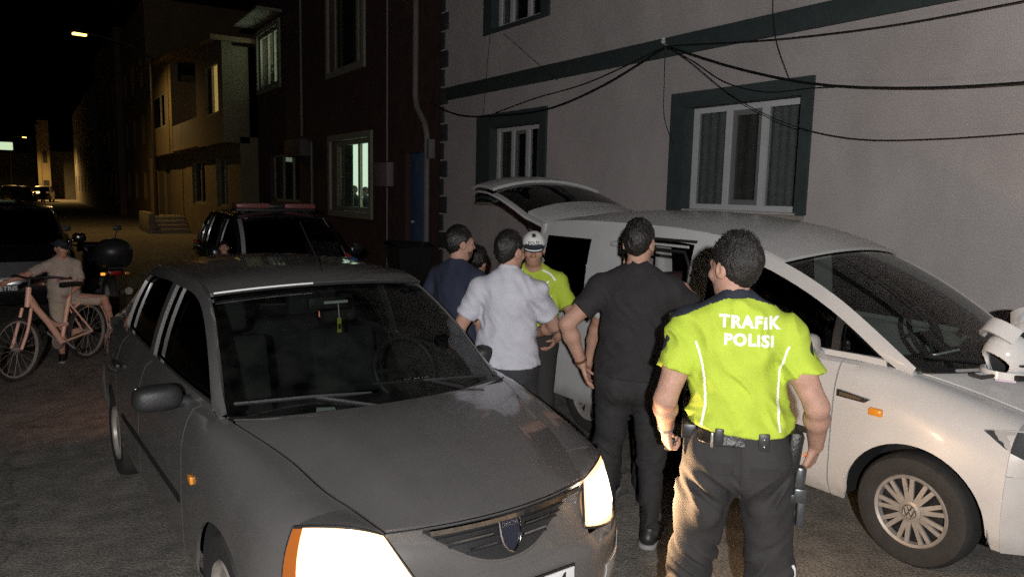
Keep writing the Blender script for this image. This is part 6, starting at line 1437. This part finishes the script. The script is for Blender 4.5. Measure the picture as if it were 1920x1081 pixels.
part('headlight', MB().lathe([(.0001, 0), (.09, .02), (.10, .08), (.05, .16)], 20, 'y', (0, 1.22, .86)), M_trim, mc, 50); part('swing_arm', MB().box((-.11, 0, .28), (-.08, .55, .34)).box((.08, 0, .28), (.11, .55, .34)), M_trim, mc); part('exhaust', MB().tube([(.17, .5, .3), (.2, .1, .36), (.2, -.25, .42)], [.03, .05, .055], 12), M_steel, mc, 50)
part('mudguard', MB().lathe([(.34, -.06), (.345, 0), (.34, .06)], 28, 'x', (0, 1.35, .32)), M_dpaint, mc, 50)
for sd in (-1, 1):
    part('mirror', MB().tube([(sd*.30, 1.02, 1.05), (sd*.36, 1.0, 1.26)], .008, 6).box((sd*.36-.06, .98, 1.26), (sd*.36+.06, 1.01, 1.34), .01), M_trim, mc); part('indicator', MB().box((sd*.16-.03, -.36, .68), (sd*.16+.03, -.32, .72), .01), mat('amber_lit', (.8, .3, .03), .3, emit=(1, .42, .05), es=1.0) if sd < 0 else M_amber, mc)
part('stand', MB().tube([(-.12, .6, .3), (-.30, .55, .0)], .014, 6), M_trim, mc)

# ---------- boy and bicycle
M_bike = mat('salmon_bicycle_paint', (.82, .50, .38), .4, coat=.3, var=.06)
a0 = math.atan2(-.77, -.63); bk_ = thing('bicycle', 'salmon step-through bicycle with two down tubes', 'bicycle', (.48, 9.70, 0), a0)
def bwheel(x, nm='wheel'):
    r_ = .325; w_ = part(nm, MB().lathe([(r_-.035, -.018), (r_-.01, -.024), (r_, 0), (r_-.01, .024), (r_-.035, .018), (r_-.035, -.018)], 40, 'y', (x, 0, r_)), M_tyre, bk_, 50)
    part('rim', MB().lathe([(r_-.036, -.012), (r_-.055, -.010), (r_-.055, .010), (r_-.036, .012)], 40, 'y', (x, 0, r_)), M_steel, w_, 50)
    sp_ = MB()
    for i in range(18): a = 2*PI*i/18; sp_.tube([(x, .02*(-1)**i, r_), (x+.28*math.cos(a), 0, r_+.28*math.sin(a))], .0018, 4)
    part('spokes', sp_, M_steel, w_, None); part('hub', MB().lathe([(.02, -.04), (.025, 0), (.02, .04)], 10, 'y', (x, 0, r_)), M_steel, w_, 50)
bwheel(0); bwheel(1.06)
def btube(nm, pts, r_=.018, m_=None): return part(nm, MB().tube(curve3(pts, 12) if len(pts) > 2 else pts, r_, 8), m_ or M_bike, bk_, 50)
btube('frame_tube', [(.86, 0, .80), (.60, 0, .52), (.42, 0, .28)], .034); btube('frame_tube', [(.865, 0, .86), (.66, 0, .60), (.50, 0, .48), (.33, 0, .46)], .027); btube('seat_tube', [(.42, 0, .28), (.26, 0, .78)], .024); btube('head_tube', [(.845, 0, .93), (.885, 0, .73)], .026)
for s_ in (-1, 1):
    btube('chain_stay', [(.42, s_*.03, .28), (.0, s_*.06, .325)], .013); btube('seat_stay', [(.29, s_*.02, .68), (.0, s_*.06, .325)], .011); btube('fork', [(.89, s_*.05, .72), (.97, s_*.06, .50), (1.06, s_*.055, .325)], .016)
btube('rear_guard', [(-.36, 0, .30), (-.26, 0, .58), (0, 0, .69), (.2, 0, .62)], .016)
part('saddle', MB().prism([(.13, -.09, .86), (.13, .09, .86), (.27, .05, .87), (.39, .018, .87), (.39, -.018, .87), (.27, -.05, .87)], (0, 0, .05)), M_leather, bk_); btube('seat_post', [(.26, 0, .78), (.235, 0, .86)], .013, M_steel)
btube('handlebar', [(.70, -.30, 1.02), (.80, -.18, 1.04), (.83, 0, 1.02), (.80, .18, 1.04), (.70, .30, 1.02)], .012, M_trim); btube('stem', [(.845, 0, .93), (.83, 0, 1.02)], .014, M_trim)
part('crank', MB().lathe([(.09, -.045), (.09, -.04), (.02, -.04)], 24, 'y', (.42, 0, .285)).tube([(.42, .05, .285), (.30, .07, .17)], .01, 6).tube([(.42, -.05, .285), (.54, -.07, .40)], .01, 6), M_steel, bk_)
part('pedal', MB().box((.25, .07, .16), (.35, .16, .18), .004), M_trim, bk_); part('pedal', MB().box((.49, -.16, .39), (.59, -.07, .41), .004), M_trim, bk_); part('chain_guard', MB().box((.02, -.055, .30), (.45, -.050, .37), .002), M_bike, bk_); part('reflector', MB().box((-.02, -.03, .60), (.0, .03, .66), .005), M_amber, bk_)
KID = person('person', 'boy in sand coloured T-shirt and shorts sitting across a salmon bicycle', (.27, 9.68, 0), rad(190), .765,
    dict(head_yaw=rad(22), head_pitch=rad(-6), lean=.02, rw=(.72, .12, 1.23), rpole=(.2, -.6, -1), lw=(-.02, .22, 1.02), lpole=(-1, -.2, -.2), la=(-.60, .10, .50), lk=(-.4, .4, 1), ra=(.06, -.02, .085), build=1.0, lcurl=(.6, .7, .5)),
    skin=mat('boy_skin', (.46, .25, .18), .55, var=.1, vscale=18, sss=.08), shirt=dict(mat=M_sand, hem=.90, sleeve=.85, seed=2.9, loose=.02, fold=.009), trousers=dict(mat=M_sandp, short=.90, loose=.012), shoes=M_shoe, vox=.007, cvox=.008, cap=dict(mat=M_navy, brim=M_navy), hairlen=.008)
kb = bvh_of(KID['shirt'])
for i, (x, z, w_, c_) in enumerate(((-.06, 1.24, .035, (.05, .02, .02)), (.0, 1.235, .028, (.40, .16, .10)), (.055, 1.24, .033, (.05, .02, .02)), (.09, 1.21, .03, (.36, .15, .10)), (-.03, 1.18, .06, (.50, .42, .34)))):
    bm = bmesh.new(); bmesh.ops.create_circle(bm, cap_ends=True, segments=10, radius=w_*.765)
    for v in bm.verts: v.co *= random.uniform(.7, 1.1)
    me = bpy.data.meshes.new('print_patch'); bm.to_mesh(me); bm.free(); link('print_patch', drape(me, kb, (x*.765, 0, z*.765), (-1, 0, 0), (0, 0, 1), (0, 1, 0), .002+.001*i), mat('print_%d' % i, c_, .7), KID['shirt'])

# ---------- bin by the blue door
bn = thing('wheelie_bin', 'dark wheeled rubbish bin in front of the blue door', 'bin', (5.75, 12.35, 0), rad(90))
part('body', MB().prism([(-.26, -.30, .06), (.26, -.30, .06), (.26, .26, .06), (-.26, .26, .06)], (0, 0, .001)).add([(-.24, -.26, .06), (.24, -.26, .06), (.24, .24, .06), (-.24, .24, .06), (-.30, -.34, 1.0), (.30, -.34, 1.0), (.30, .32, 1.0), (-.30, .32, 1.0)], [(0, 3, 2, 1), (4, 5, 6, 7), (0, 1, 5, 4), (1, 2, 6, 5), (2, 3, 7, 6), (3, 0, 4, 7)]), M_plast, bn)
part('lid', MB().grid([[(x, y, 1.005+.10*(1-(x/.33)**2)*.8+.06*(y+.3)) for x in np.linspace(-.33, .33, 9)] for y in np.linspace(-.38, .36, 7)], -.02), M_plast, bn, 50); part('handle', MB().tube([(-.22, .37, 1.0), (.22, .37, 1.0)], .016, 8), M_plast, bn, 50); part('sticker', MB().box((-.06, -.345, .80), (.04, -.325, .90)), M_pvc, bn)
for x in (-.24, .24): part('wheel', MB().lathe([(.0001, -.03), (.10, -.03), (.10, .03), (.0001, .03)], 20, 'x', (x, .26, .10)), M_tyre, bn, 40)
